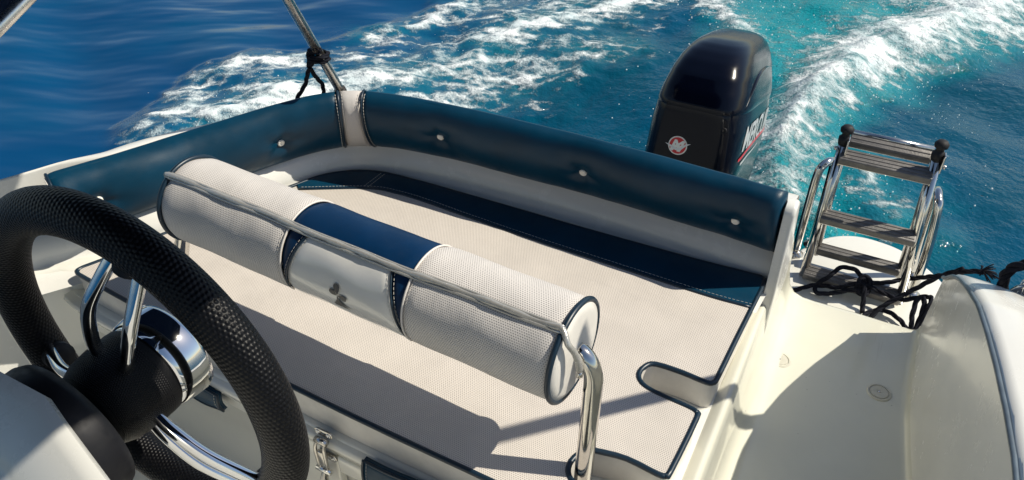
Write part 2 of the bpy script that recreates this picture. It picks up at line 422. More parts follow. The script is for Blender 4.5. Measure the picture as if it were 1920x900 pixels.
A = lambda n: g.n('ShaderNodeAttribute', attribute_name=n).outputs['Fac']
fo, ae, ca = A('foam'), A('aer'), A('calm'); c = g.pos()
warp = g.n('ShaderNodeTexNoise'); g.put(warp.inputs['Vector'], c); warp.inputs['Scale'].default_value = 5.0; warp.inputs['Detail'].default_value = 3
vm = g.n('ShaderNodeVectorMath', operation='MULTIPLY_ADD'); g.put(vm.inputs[0], warp.outputs['Color']); vm.inputs[1].default_value = (0.10, 0.10, 0); g.put(vm.inputs[2], c)
pw = vm.outputs[0]
def ripple_axes(v, su, sv):                               # long along the crests, short across them
    o_ = []
    for d_, k_ in (((0.887, 0.462, 0), su), ((-0.462, 0.887, 0), sv)):
        x_ = g.n('ShaderNodeVectorMath', operation='DOT_PRODUCT'); g.put(x_.inputs[0], v); x_.inputs[1].default_value = d_
        o_.append(g.math('MULTIPLY', x_.outputs['Value'], k_))
    return g.comb(o_[0], o_[1])
ma_ = ripple_axes(pw, 0.72, 1.2)
blot = g.noise(ma_, 4.6, 7, 0.60); fine = g.noise(c, 60.0, 4, 0.65)
gran = g.noise(c, 13.0, 7, 0.70)
def cells(vec, sc):
    v_ = g.n('ShaderNodeTexVoronoi', feature='SMOOTH_F1', voronoi_dimensions='2D'); g.put(v_.inputs['Vector'], vec); v_.inputs['Scale'].default_value = sc; v_.inputs['Smoothness'].default_value = 0.25
    return v_.outputs['Distance']
cell = g.math('ADD', g.math('MULTIPLY', cells(ma_, 5.5), 0.55), g.math('MULTIPLY', cells(ma_, 16.0), 0.62))
wgt = g.ss(ae, 0.45, 0.9, 0.30, 0.50)
blot2 = g.noise(c, 4.2, 7, 0.62)
bl3 = g.n('ShaderNodeMix', data_type='FLOAT'); g.put(bl3.inputs[0], g.ss(ae, 0.5, 0.9)); g.put(bl3.inputs[2], blot); g.put(bl3.inputs[3], blot2); blot = bl3.outputs[0]
base_ = g.math('ADD', g.math('MULTIPLY', blot, 0.62), g.math('MULTIPLY', cell, 0.44))
patt = g.math('ADD', g.math('ADD', g.math('MULTIPLY', base_, g.math('SUBTRACT', 1.0, wgt)), g.math('MULTIPLY', gran, wgt)), g.math('MULTIPLY', g.math('SUBTRACT', fine, 0.5), 0.20))
thr = g.math('SUBTRACT', g.ss(ae, 0.5, 0.9, 0.785, 0.75), g.math('MULTIPLY', fo, 0.42))
fm = g.ss(g.math('SUBTRACT', patt, thr), -0.05, 0.15)
fm = g.math('MULTIPLY', fm, g.ss(fo, 0.02, 0.22))
deep = g.mix(ca, (0.0, 0.047, 0.084), (0.0, 0.042, 0.124))
lowf = g.noise(c, 1.1, 3, 0.5)
deep = g.mix(g.ss(lowf, 0.35, 0.7, 0, 0.5), deep, (0.0, 0.064, 0.150))
bl = g.ss(g.math('ADD', ae, g.math('MULTIPLY', g.math('SUBTRACT', g.noise(pw, 6.0, 5, 0.6), 0.5), 0.5)), 0.1, 0.95)
wcol = g.mix(bl, deep, (0.0, 0.20, 0.235))
milk = g.math('MULTIPLY', g.math('MULTIPLY', g.ss(fo, 0.25, 0.9), g.ss(ae, 0.3, 0.8, 0.35, 1.0)), g.ss(patt, 0.3, 0.6, 0.1, 0.55)); wcol = g.mix(milk, wcol, (0.10, 0.36, 0.40))
fcol = g.mix(g.ss(blot, 0.3, 0.7), (0.38, 0.50, 0.53), (0.80, 0.83, 0.83))
t.links.new(g.mix(fm, wcol, fcol), p.inputs['Base Color'])
t.links.new(g.ss(fm, 0, 1, 0.06, 0.75), p.inputs['Roughness']); p.inputs['IOR'].default_value = 1.333
p.inputs['Specular IOR Level'].default_value = 0.3
h1 = g.noise(c, 2.6, 2, 0.45); h2 = g.noise(c, 16.0, 4, 0.6); h3 = g.noise(c, 60.0, 3, 0.6)
mp_ = ripple_axes(c, 0.50, 1.15)
h0 = g.noise(mp_, 3.4, 2, 0.32)
n1 = g.bump(h0, 0.85, 0.045)
bs2 = g.n('ShaderNodeBump'); g.put(bs2.inputs['Strength'], g.ss(g.math('SUBTRACT', 1.0, ca), 0, 1, 0.0, 0.45)); bs2.inputs['Distance'].default_value = 0.03; g.put(bs2.inputs['Height'], h2); g.put(bs2.inputs['Normal'], n1)
bs3 = g.n('ShaderNodeBump'); g.put(bs3.inputs['Strength'], g.math('MULTIPLY', ae, 0.6)); bs3.inputs['Distance'].default_value = 0.022; g.put(bs3.inputs['Height'], h3); g.put(bs3.inputs['Normal'], bs2.outputs[0])
n4 = g.bump(g.math('MULTIPLY', fm, g.math('ADD', blot, g.math('MULTIPLY', gran, 0.4))), 0.55, 0.05, bs3.outputs[0])
t.links.new(n4, p.inputs['Normal'])
me.materials.append(m)

# spray thrown up along the wash, with white dots added for sun glints
sv, sf = [], []
bm = bmesh.new(); bmesh.ops.create_icosphere(bm, subdivisions=1, radius=1.0)
iv = np.array([v.co[:] for v in bm.verts]); bm.verts.index_update(); iff = [tuple(v.index for v in f.verts) for f in bm.faces]; bm.free()
def spray_glints(pts, n, spread, hmax, rmin, rmax):
    P = np.array(pts, float)
    for _ in range(n):
        k = rng.integers(0, len(P) - 1); q = P[k] + (P[k + 1] - P[k]) * rng.random() + rng.normal(0, spread, 2)
        r = rmin + (rmax - rmin) * rng.random() ** 3; z = WZ + 0.05 + hmax * rng.random() ** 2
        b = len(sv); sv.extend((iv * r + [q[0], q[1], z]).tolist()); sf.extend([tuple(i + b for i in f) for f in iff])
spray_glints(P1, 4600, 0.15, 0.13, 0.0015, 0.0042)
spray_glints(P2, 350, 0.14, 0.10, 0.002, 0.006)
spray_glints(AER, 700, 0.42, 0.10, 0.0015, 0.005)
spray_glints(P4, 260, 0.20, 0.05, 0.0015, 0.004)
spray_glints([(0.0, 3.0), (0.05, 3.6), (0.18, 4.3), (0.5, 5.2)], 420, 0.16, 0.04, 0.0012, 0.0034)  # this row and the next: white dots in place of sun glints on water
spray_glints([(0.10, 2.9), (0.22, 3.3), (0.30, 4.0)], 160, 0.10, 0.03, 0.0012, 0.0034)
spray_glints(STERN_MAIN, 300, 0.2, 0.05, 0.0015, 0.004)
M['drop_glint'] = mat('spray_and_glint_white', (0.9, 0.93, 0.93), 0.15)
td, pd = nodes(M['drop_glint']); tr_ = td.nodes.new('ShaderNodeBsdfTranslucent'); tr_.inputs[0].default_value = (0.9, 0.95, 0.95, 1)
mx_ = td.nodes.new('ShaderNodeMixShader'); mx_.inputs[0].default_value = 0.5; td.links.new(pd.outputs[0], mx_.inputs[1]); td.links.new(tr_.outputs[0], mx_.inputs[2])
td.links.new(mx_.outputs[0], td.nodes['Material Output'].inputs[0])
dr = obj('spray_and_glint_dots', sv, sf, M['drop_glint']); dr['kind'] = 'stuff'

# ------------------------------------------------------------------ the boat itself
boat = thing('motorboat', 'white fibreglass open motorboat seen over its stern, with cream moulded deck and seat base', 'boat', (-0.65, 0.9, -0.45))
PADPATH = [(-1.70, 0.60), (-1.615, 0.80), (-1.539, 0.963), (-1.452, 1.17), (-1.374, 1.350), (-1.332, 1.424), (-1.272, 1.482), (-1.19, 1.517), (-1.06, 1.536), (-0.905, 1.546), (-0.591, 1.550), (-0.303, 1.538), (-0.113, 1.523)]
S, PX, PT, PN = path2(PADPATH)
def s_at(x, y): return S[np.argmin(np.hypot(PX[:, 0] - x, PX[:, 1] - y))]
s_end = S[-1]
# stern moulding: inner liner, top cap, outer side, all round the stern
FULL = [(-1.88, -0.6), (-1.88, -0.1), (-1.84, 0.35), (-1.765, 0.64), (-1.645, 0.85)] + PADPATH[2:-1] + [(-0.104, 1.522)]
S2_, QX, QT, QN = path2(FULL, 0.02)
prof = [(-0.10, -0.030), (-0.02, -0.030), (0.004, -0.020), (0.012, 0.0), (0.016, 0.05), (0.052, 0.06), (0.060, 0.10), (0.062, 0.185), (0.064, 0.203), (0.070, 0.210)]
RIM = np.array(cr([(-1.96, -0.65, 0), (-1.955, -0.1, 0), (-1.90, 0.35, 0), (-1.80, 0.68, 0), (-1.744, 0.805, 0), (-1.689, 0.925, 0), (-1.612, 1.085, 0), (-1.545, 1.205, 0), (-1.462, 1.331, 0), (-1.390, 1.430, 0), (-1.300, 1.525, 0), (-1.19, 1.572, 0), (-0.90, 1.596, 0), (-0.50, 1.606, 0), (-0.10, 1.606, 0)], 14))[:, :2]
WID = np.array([np.hypot(RIM[:, 0] - q[0], RIM[:, 1] - q[1]).min() for q in QX]); WID = np.convolve(np.pad(WID, 5, mode='edge'), np.ones(11) / 11, mode='valid')
def outer_w(s): return float(np.interp(s, S2_, WID))
def stern(i, j):
    s = S2_[i]; k = min(1.0, max(0.0, (s - 1.73) / 0.45)); k = k * k * (3 - 2 * k); w = outer_w(s)
    if j < len(prof):
        o, z = prof[j]
        if z > 0.04: o -= 0.36 * k * (z - 0.052); o = min(o, w - 0.014)
    else: o, z = [(w - 0.010, 0.208), (w, 0.200), (w + 0.006, 0.18), (w - 0.01, 0.05), (w - 0.03, -0.3), (w - 0.10, -1.0)][j - len(prof)]
    if z > 0.15: z -= 0.012 * k
    p = QX[i] + QN[i] * o; return (p[0], p[1], z)
V, F = grid(stern, len(S2_), len(prof) + 6)
obj('stern_moulding', V, F, M['gelw'], boat, flat_angle=None)
# rounded post that closes the stern moulding beside the walkway
SP = [(1.490, 0.20), (1.494, 0.216), (1.508, 0.222), (1.535, 0.220), (1.552, 0.210), (1.575, 0.175), (1.65, 0.04), (1.75, -0.10), (1.83, -0.235), (1.845, -0.30), (1.512, -0.30)]
V, F = prism(SP, 0.0, 0.024, 0.009, 4); V = [(-0.112 + v[2], v[0], v[1]) for v in V]
obj('stern_post', V, F, M['gelw'], boat, flat_angle=1.0)
# tray under the sunpad
tray = [(-1.66, 0.60), (-1.62, 0.785), (-1.55, 0.765), (-1.2, 0.742), (-0.754, 0.722), (-0.433, 0.716), (-0.10, 0.714), (-0.10, 1.53), (-0.60, 1.54), (-1.12, 1.525), (-1.25, 1.50), (-1.33, 1.43), (-1.40, 1.29), (-1.55, 0.96)]
V, F = prism(tray[1:], -0.16, -0.078, 0.008)
obj('seat_tray', V, F, M['gel'], boat, flat_angle=1.0)
# shelf beside the pad along the left side, with its rounded front
shelf = [(-1.80, 0.66), (-1.74, 0.70), (-1.69, 0.748), (-1.655, 0.788), (-1.61, 0.81), (-1.588, 0.90), (-1.535, 0.985), (-1.44, 1.17), (-1.39, 1.31), (-1.345, 1.41), (-1.245, 1.49), (-1.14, 1.508), (-0.60, 1.515), (-0.60, 1.56), (-1.12, 1.55), (-1.30, 1.50), (-1.42, 1.32), (-1.60, 0.96), (-1.74, 0.80), (-1.84, 0.70)]
V, F = prism(shelf, -0.45, -0.022, 0.018, 4)
obj('side_shelf', V, F, M['gel'], boat, flat_angle=1.0)
# seat front: lip, recess and face
fr = [(-1.64, 0.785), (-1.55, 0.770), (-1.2, 0.747), (-0.754, 0.727), (-0.433, 0.721), (-0.10, 0.719)]
Sf, FX, FT, FN = path2(fr, 0.02)
pf = [(0.03, -0.082), (-0.014, -0.084), (-0.020, -0.095), (-0.016, -0.112), (0.0, -0.118), (0.010, -0.13), (0.016, -0.46)]
V, F = grid(lambda i, j: (FX[i][0] + FN[i][0] * pf[j][0], FX[i][1] + FN[i][1] * pf[j][0], pf[j][1]), len(Sf), len(pf))
obj('seat_front', V, F, M['gel'], boat)
for (xa, xb, za, zb, d) in ((-0.905, -0.775, -0.36, -0.118, 0.010), (-0.765, -0.700, -0.165, -0.116, 0.022)):
    V, F = box(((xa + xb) / 2, 0.728, (za + zb) / 2), (xb - xa, 2 * d, zb - za), 0.006); obj('front_panel', V, F, M['gel'], boat, flat_angle=1.0)
# sole in front of the seat
V, F = prism([(-1.9, -0.8), (0.25, -0.8), (0.25, 0.76), (-1.9, 0.84)], -0.50, -0.448); obj('cockpit_sole', V, F, M['gel'], boat, smooth=False)
# walkway: seat side, lip, deck and inner coaming in one moulding
CO = [(-0.8, 0.37, 0.20), (0.4, 0.355, 0.20), (0.97, 0.336, 0.198), (1.13, 0.319, 0.195), (1.22, 0.307, 0.190), (1.3, 0.296, 0.184), (1.4, 0.284, 0.168), (1.5, 0.274, 0.132), (1.6, 0.270, 0.083), (1.7, 0.270, 0.020), (1.76, 0.271, -0.028), (1.80, 0.272, -0.058), (1.83, 0.272, -0.078), (1.85, 0.272, -0.088), (1.90, 0.272, -0.10)]
cy = np.array([c[0] for c in CO])
def coam(y): return float(np.interp(y, cy, [c[1] for c in CO])), float(np.interp(y, cy, [c[2] for c in CO]))
ys = np.r_[np.arange(-0.8, 1.2, 0.08), np.arange(1.2, 1.835, 0.02), 1.835]
dp = [(-0.19, -0.083), (-0.142, -0.083), (-0.126, -0.076), (-0.113, -0.064), (-0.104, -0.064), (-0.098, -0.074), (-0.094, -0.10), (-0.086, -0.19), (-0.076, -0.235), (-0.060, -0.258), (-0.034, -0.268), (0.0, -0.270), (0.10, -0.268), (0.20, -0.270), (0.276, -0.2695), (0.286, -0.267), (0.2925, -0.260), (0.2950, -0.248)]
nw = 8
def walk(i, j):
    y = ys[i]; ce, ct = coam(y); sh = 0.0
    if j < len(dp):
        x, z = dp[j]
        if x > 0.2: x += (ce - 0.300) + sh * 0.8
        return (x, y, z)
    k = (j - len(dp) + 1) / nw; b0 = 0.295 + (ce - 0.300) + sh * 0.8; top = max(ct, -0.248 + 0.002)
    return (b0 + (ce - b0) * k , y, -0.248 + (top + 0.248) * k)
V, F = grid(walk, len(ys), len(dp))
V2_, F2_ = grid(lambda i, j: walk(i, j + len(dp) - 1), len(ys), nw + 1); obj('coaming', V2_, F2_, M['gelw'], boat)
n0 = len(dp); last = (len(ys) - 1) * n0; k0 = len(V)          # rounded step at the aft end of the deck
for d_, z_ in ((0.008, -0.004), (0.013, -0.016), (0.015, -0.10)):
    for j in range(6, 18): v = V[last + j]; V.append((v[0], v[1] + d_, max(v[2], -0.271) + z_ if z_ > -0.09 else -0.37))
prev = [last + j for j in range(6, 18)]
for r_ in range(3):
    cur = [k0 + r_ * 12 + q for q in range(12)]
    for q in range(11): F.append((prev[q], prev[q + 1], cur[q + 1], cur[q]))
    prev = cur
obj('walkway_deck', V, F, M['deck'], boat)
# outer gunwale along the right side
yg = np.r_[np.arange(-0.8, 1.2, 0.1), np.arange(1.2, 1.836, 0.025), 1.838]
def gun(i, j):
    y = yg[i]; x, z = coam(y); w = float(np.interp(y, [-0.8, 0.6, 1.1, 1.4, 1.6, 1.75, 1.88], [0.26, 0.24, 0.20, 0.15, 0.145, 0.125, 0.10]))
    pr = [(0.0, 0.0), (0.006, 0.010), (0.02, 0.012), (w * 0.5, 0.010), (w - 0.02, 0.002), (w - 0.004, -0.012), (w, -0.04), (w - 0.02, -0.12), (w + 0.02, -0.18), (w, -0.4), (w - 0.1, -1.0)]
    o, dz = pr[j]; zz = z + dz if j < 9 else min(z - 0.2, [-0.5, -1.0][j - 9])
    return (x + o, y, zz)
V, F = grid(gun, len(yg), 11)
e = (len(yg) - 1) * 11; F.append(tuple(e + j for j in range(11)))
obj('side_gunwale', V, F, M['gelw'], boat, flat_angle=1.2)
edgeP = [(coam(y)[0] - 0.003, y, coam(y)[1] + 0.0015) for y in np.r_[np.arange(-0.8, 1.2, 0.1), np.arange(1.2, 1.838, 0.03)]]
V, F = tube(edgeP, 0.0048, 8); obj('rub_trim', V, F, M['trim'], boat)
# bathing platform with curved aft edge
plat = [(-0.115, 1.82), (-0.122, 1.95), (-0.122, 2.08), (-0.105, 2.17)] + [tuple(q) for q in cr([(-0.105, 2.17), (-0.07, 2.25), (-0.02, 2.32), (0.05, 2.365), (0.13, 2.372), (0.22, 2.345), (0.32, 2.255), (0.39, 2.13), (0.42, 1.98)], 5)] + [(0.42, 1.82)]
V, F = prism(plat, -0.46, -0.36, 0.018, 4); obj('bathing_platform', V, F, M['gel'], boat, flat_angle=1.0)
V, F = prism([(-1.75, 1.2), (0.42, 1.2), (0.42, 1.86), (-1.1, 1.62)], -0.95, -0.47); obj('hull_bottom', V, F, M['gelw'], boat, smooth=False)
for x, y in ((-0.040, 1.56), (0.200, 1.56)):
    V, F = lathe([(0.029, -0.004), (0.029, -0.0005), (0.027, 0.0012), (0.0235, 0.0012), (0.0228, -0.0012), (0.0212, -0.0012), (0.0205, 0.0014), (0.006, 0.0016), (0.004, 0.0005)], (x, y, -0.268), seg=36)
    d = obj('drain_cover', V, F, M['drain'], boat, flat_angle=0.6)
    V, F = lathe([(0.0032, -0.001), (0.0032, 0.0019), (0.002, 0.0023)], (x, y, -0.268), seg=12); obj('screw', V, F, M['steelw'], d)

# ------------------------------------------------------------------ bolster pads round the stern
PROFP = [(0.052, 0.056), (0.034, 0.054)] + [(0.054 - 0.0685 * math.cos(math.radians(a)), 0.124 + 0.0735 * math.sin(math.radians(a))) for a in range(-66, 96, 6)] + [(0.064, 0.190), (0.066, 0.16), (0.066, 0.10)]
PROFP = cr(PROFP, 2)
PROF0 = PROFP
def lean(y_or_s):                                          # 0 on the straight side, 1 across the stern
    t = min(1.0, max(0.0, (y_or_s - s_at(-1.50, 1.05)) / (s_at(-1.30, 1.47) - s_at(-1.50, 1.05)))); return t * t * (3 - 2 * t)
def profile(s):
    k = lean(s); sc = 1.14 + 0.22 * k
    return [(o - 0.36 * k * (z - 0.052) * sc, 0.052 + (z - 0.052) * sc) for o, z in PROF0]
BUT = {'left': [(-1.590, 0.910, 0.137), (-1.405, 1.325, 0.140)], 'aft': [(-1.008, 1.535, 0.156), (-0.594, 1.535, 0.156), (-0.203, 1.533, 0.143)]}
def bolster(sa, sb, buts, taper_a=0.0, taper_b=0.0, grow=1.0):
    idx = np.linspace(sa, sb, max(6, int((sb - sa) / 0.011)))
    X = np.stack([np.interp(idx, S, PX[:, 0]), np.interp(idx, S, PX[:, 1])], 1); N = np.stack([np.interp(idx, S, PN[:, 0]), np.interp(idx, S, PN[:, 1])], 1)
    sbt = [(s_at(b[0], b[1]), b[2]) for b in buts]
    profs = [profile(q) for q in idx]
    def f(i, j):
        o, z = profs[i][j]; s = idx[i]; d = min(s - sa, sb - s); e = 1.0
        q = 0.0
        if d < 0.02: q = (1 - d / 0.02) ** 2 * 0.010
        dim = 0.0
        for bs_, bz in sbt:
            rr = math.hypot(s - bs_, z - bz); an = math.atan2(z - bz, s - bs_); dim += 0.015 * math.exp(-(rr / 0.024) ** 2) + (0.010 + 0.0022 * math.sin(5 * an + bs_ * 9)) * math.exp(-(rr / 0.075) ** 2)
        if PROF0[j][0] > 0.04: dim = 0
        wob = 0.0014 * math.sin(s * 19 + z * 25) * math.sin(s * 9 + 1.3) + 0.0005 * math.sin(s * 57 - z * 80) * math.sin(s * 19)
        zz = 0.052 + (z - 0.052) * (1 - q * 3) if o > -1 else z
        oo = o + q * (1 if o < 0.03 else -0.2) + dim + wob
        p = X[i] + N[i] * oo; return (p[0], p[1], zz)
    V, F = grid(f, len(idx), len(PROF0)); n = len(PROF0)
    F.append(tuple(range(n))); F.append(tuple((len(idx) - 1) * n + k for k in range(n)))
    uv = [(idx[i // n], (i % n) * 0.012) for i in range(len(V))]
    return V, F, uv, sbt
def button(s, z, parent):
    x = np.array([np.interp(s, S, PX[:, 0]), np.interp(s, S, PX[:, 1])]); n = np.array([np.interp(s, S, PN[:, 0]), np.interp(s, S, PN[:, 1])])
    o = -0.0105 + 0.0215 - 0.36 * lean(s) * (z - 0.052); q = x + n * o
    V, F = lathe([(0.0045, -0.004), (0.0095, 0.0), (0.0102, 0.003), (0.0085, 0.0062), (0.0062, 0.0068), (0.005, 0.0058), (0.003, 0.0055)], (q[0], q[1], z), (-n[0], -n[1], -0.30 * lean(s)), 20)
    obj('button', V, F, M['white'], parent)
sL0, sL1, sA0, sA1 = s_at(-1.606, 0.822), s_at(-1.292, 1.478), s_at(-1.232, 1.513), s_end - 0.004
b = thing('bolster_cushion', 'navy leather bolster pad with two white buttons along the left side of the boat', 'cushion', (-1.46, 1.15, 0.055), 'bolster cushions round the stern')
V, F, uv, sb = bolster(sL0, sL1, BUT['left']); obj('pad', V, F, M['navy'], b)
for s_, z_ in sb: button(s_, z_, b)
def ring_at(s, r, inset, parent, mt, name):
    x = np.array([np.interp(s, S, PX[:, 0]), np.interp(s, S, PX[:, 1])]); n = np.array([np.interp(s, S, PN[:, 0]), np.interp(s, S, PN[:, 1])])
    P = [(x[0] + n[0] * (o - inset), x[1] + n[1] * (o - inset), z + inset) for o, z in profile(s)[1:]]
    V, F = tube(P, r, 8); return obj(name, V, F, mt, parent)
ring_at(sL0 + 0.004, 0.004, -0.004, b, M['pipe'], 'piping')
xx = PX[np.argmin(abs(S - sL0))]; nn = PN[np.argmin(abs(S - sL0))]; tt = PT[np.argmin(abs(S - sL0))]
V = [(xx[0] + nn[0] * (0.026 + (o - 0.026) * 0.86) - tt[0] * 0.003, xx[1] + nn[1] * (0.026 + (o - 0.026) * 0.86) - tt[1] * 0.003, 0.14 + (z - 0.14) * 0.9) for o, z in profile(sL0)]
V2 = [(v[0] + tt[0] * 0.012, v[1] + tt[1] * 0.012, v[2]) for v in V]; n = len(V)
obj('end_panel', V + V2, [tuple(range(n))[::-1]] + [(k, (k + 1) % n, n + (k + 1) % n, n + k) for k in range(n)], M['vinyl'], b, smooth=False)
b2 = thing('bolster_cushion', 'narrow off-white perforated pad in the stern corner between the two navy bolsters', 'cushion', (-1.265, 1.50, 0.055), 'bolster cushions round the stern')
V, F, uv, sb = bolster(sL1 + 0.001, sA0 - 0.001, []); obj('pad', V, F, M['perfr'], b2, uv=uv)
b3 = thing('bolster_cushion', 'long navy bolster pad with three buttons running across the stern, in shade', 'cushion', (-0.65, 1.56, 0.055), 'bolster cushions round the stern')
V, F, uv, sb = bolster(sA0, sA1, BUT['aft']); obj('pad', V, F, M['navy'], b3)
for s_, z_ in sb: button(s_, z_, b3)
for s_, par in ((sL1 - 0.002, b), (sA0 + 0.002, b3)): ring_at(s_, 0.0035, 0.001, par, M['pipe'], 'piping')
def stitches(curve, length, gap, r, parent, name='stitching'):
    Q = np.array(curve); d = np.r_[0, np.cumsum(np.linalg.norm(np.diff(Q, axis=0), axis=1))]; parts = []; s = 0
    while s + length < d[-1]:
        P = [np.array([np.interp(q, d, Q[:, k]) for k in range(3)]) for q in (s, s + length)]
        parts.append(tube(P, r, 4)); s += length + gap
    V, F = join(*parts); o = obj(name, V, F, M['thread'], parent, smooth=False); o['kind'] = 'stuff'; return o
def seam_curve(s, inset=0.0006):
    x = np.array([np.interp(s, S, PX[:, 0]), np.interp(s, S, PX[:, 1])]); n = np.array([np.interp(s, S, PN[:, 0]), np.interp(s, S, PN[:, 1])])
    return [(x[0] + n[0] * (o - inset), x[1] + n[1] * (o - inset), z) for o, z in profile(s)[4:56]]
for s_, par in ((sL1 - 0.010, b), (sL1 + 0.010, b2), (sA0 - 0.010, b2), (sA0 + 0.010, b3)): stitches(seam_curve(s_, 0.0025), 0.006, 0.003, 0.0007, par)

# ------------------------------------------------------------------ sunpad
pad = thing('sunpad', 'large off-white perforated sunpad with navy rear border and navy piping on the stern seat', 'cushion', (-0.8, 1.1, -0.075))
SL1 = [(-1.584, 0.800), (-1.575, 0.787), (-1.52, 0.781), (-1.2, 0.757), (-0.754, 0.736), (-0.433, 0.729), (-0.25, 0.727), (-0.155, 0.728), (-0.146, 0.737), (-0.146, 0.785), (-0.155, 0.792), (-0.24, 0.790), (-0.280, 0.790), (-0.304, 0.803), (-0.313, 0.826), (-0.308, 0.853), (-0.296, 0.870), (-0.276, 0.877), (-0.225, 0.885), (-0.165, 0.879), (-0.151, 0.882), (-0.146, 0.895), (-0.140, 1.035), (-0.145, 1.050), (-0.163, 1.055), (-0.228, 1.061), (-0.262, 1.071), (-0.278, 1.093), (-0.274, 1.121), (-0.256, 1.137), (-0.20, 1.139), (-0.150, 1.135), (-0.137, 1.141), (-0.133, 1.160)]
SIDE = [(-0.128, 1.28), (-0.1225, 1.398)]
REAR = [(-0.1185, 1.505), (-0.127, 1.521), (-0.15, 1.522), (-0.29, 1.514), (-0.57, 1.508), (-0.88, 1.507), (-1.139, 1.502), (-1.237, 1.484), (-1.300, 1.445), (-1.344, 1.395), (-1.372, 1.335)]
LEFT = [(-1.395, 1.28), (-1.44, 1.165), (-1.52, 0.987), (-1.533, 0.945), (-1.52, 0.932), (-1.385, 0.932), (-1.33, 0.932), (-1.309, 0.916), (-1.310, 0.892), (-1.335, 0.879), (-1.40, 0.878), (-1.53, 0.881), (-1.553, 0.870), (-1.575, 0.825)]
OUT = SL1 + SIDE + REAR + LEFT
def inset(poly, d):
    P = np.array(poly); t = np.roll(P, -1, 0) - np.roll(P, 1, 0); t /= np.linalg.norm(t, axis=1)[:, None]
    return P + np.stack([-t[:, 1], t[:, 0]], 1) * d
V, F = prism(OUT, -0.076, -0.004, 0.003); obj('cushion_core', V, F, M['vinyl'], pad, flat_angle=1.0)
BF = [(-0.1245, 1.402), (-0.218, 1.397), (-0.386, 1.400), (-0.672, 1.407), (-0.90, 1.419), (-1.002, 1.426), (-1.09, 1.426), (-1.182, 1.409), (-1.348, 1.317), (-1.372, 1.305)]   # front edge of the border, right to left
top_in = inset(OUT, 0.004)
nS, nD, nR = len(SL1), len(SIDE), len(REAR)
bfp = [tuple(q) for q in cr(BF[:-1], 6)]
panel = [tuple(q) for q in top_in[:nS + nD]] + bfp[:-3] + [(-1.385, 1.300)] + [tuple(q) for q in top_in[nS + nD + nR:]]
V = [(q[0], q[1], -0.0015) for q in panel]
obj('top_panel', V + [(v[0], v[1], -0.006) for v in V], [tuple(range(len(V)))], M['perf'], pad, smooth=False)
border = [tuple(q) for q in top_in[nS + nD:nS + nD + nR]] + bfp[::-1]
V = [(q[0], q[1], 0.0005) for q in border]; nb_ = len(V)
V2 = [(q[0], q[1], -0.005) for q in border]
obj('rear_border', V + V2, [tuple(range(nb_))] + [(k, (k + 1) % nb_, nb_ + (k + 1) % nb_, nb_ + k) for k in range(nb_)], M['navy'], pad, smooth=False)
V, F = tube([(q[0], q[1], -0.0012) for q in bfp], 0.0042, 8); obj('piping', V, F, M['pipe'], pad)
outl = [tuple(q) for q in cr([(a, b_, -0.003) for a, b_ in OUT], 3, True)]
V, F = tube(outl, 0.0056, 8, closed=True); obj('piping', V, F, M['pipe'], pad)
stitches([(q[0], q[1] + 0.010, 0.001) for q in bfp], 0.006, 0.0035, 0.0006, pad)
for dx in (0, 0.012): stitches([(-1.185 - dx, 1.412, 0.001), (-1.183 - dx, 1.49, 0.001)], 0.005, 0.003, 0.0007, pad)

# ------------------------------------------------------------------ roller backrest on its rail
A0 = np.array([-1.224, 0.901, 0.251]); A1 = np.array([-0.331, 0.854, 0.250]); RR = 0.0912
roll = thing('roller_backrest', 'cylindrical off-white and navy roller backrest with a zip on a steel hoop above the sunpad', 'backrest', (-0.73, 0.83, 0.0))
ax = (A1 - A0) / np.linalg.norm(A1 - A0); ef = np.cross([0, 0, 1.0], ax); ef = -ef / np.linalg.norm(ef); eu = np.cross(ax, ef); eu = eu if eu[2] > 0 else -eu
if ef[1] > 0: ef = -ef
LEN = np.linalg.norm(A1 - A0)
def rp(u, ph, r=RR):
    """u metres from the left end, ph degrees from straight ahead (toward the bow) upwards"""
    a = math.radians(ph); return A0 + ax * u + r * (math.cos(a) * ef + math.sin(a) * eu)
def patch(u0, u1, p0, p1, r, name, m, nu=24, nv=40, lump=0.0):
    def f(i, j):
        ph = p0 + (p1 - p0) * j / (nv - 1); a, b = u0(ph), u1(ph); u = a + (b - a) * i / (nu - 1)
        e = min(u - a, b - u); rr = r - 0.004 * math.exp(-(e / 0.006) ** 2) + lump * math.sin(u * 31 + ph * 0.05) * math.sin(ph * 0.06 + u * 9)
        return rp(u, ph, rr)
    V, F = grid(f, nu, nv)
    uv = []
    for i in range(nu):
        for j in range(nv):
            ph = p0 + (p1 - p0) * j / (nv - 1); a, b = u0(ph), u1(ph); uv.append((a + (b - a) * i / (nu - 1) + 5, math.radians(ph) * r + 5))
    return obj(name, V, F, m, roll, uv=uv)
XL = A0[0]
def zc(u): return 60.0 + 1.6 * math.sin(u * 8 + 0.6) + 0.5 * math.sin(u * 29)
uL, uR = 0.331, 0.611                                     # seams between the sections
def cl(t): return lambda ph: t
bandL0 = cl(uL); bandR1 = cl(uR)
bandL1 = lambda ph: uL + 0.0445 * min(1, max(0.0, (ph + 32) / 88)) ** 1.15
bandR0 = lambda ph: uR - 0.040 * min(1, max(0.0, (ph + 30) / 82)) ** 1.15
lo = -130
patch(cl(0.004), bandL0, lo, 60, RR, 'lower_section', M['perfr'], 24, 44, 0.001)
patch(cl(0.004), cl(uL - 0.003), 60, 232, RR, 'upper_section', M['perfr'], 24, 44, 0.001)
patch(bandR1, cl(LEN - 0.004), lo, 60, RR, 'lower_section', M['perfr'], 24, 44, 0.001)
patch(cl(uR - 0.002), cl(LEN - 0.004), 60, 232, RR, 'upper_section', M['perfr'], 24, 44, 0.001)
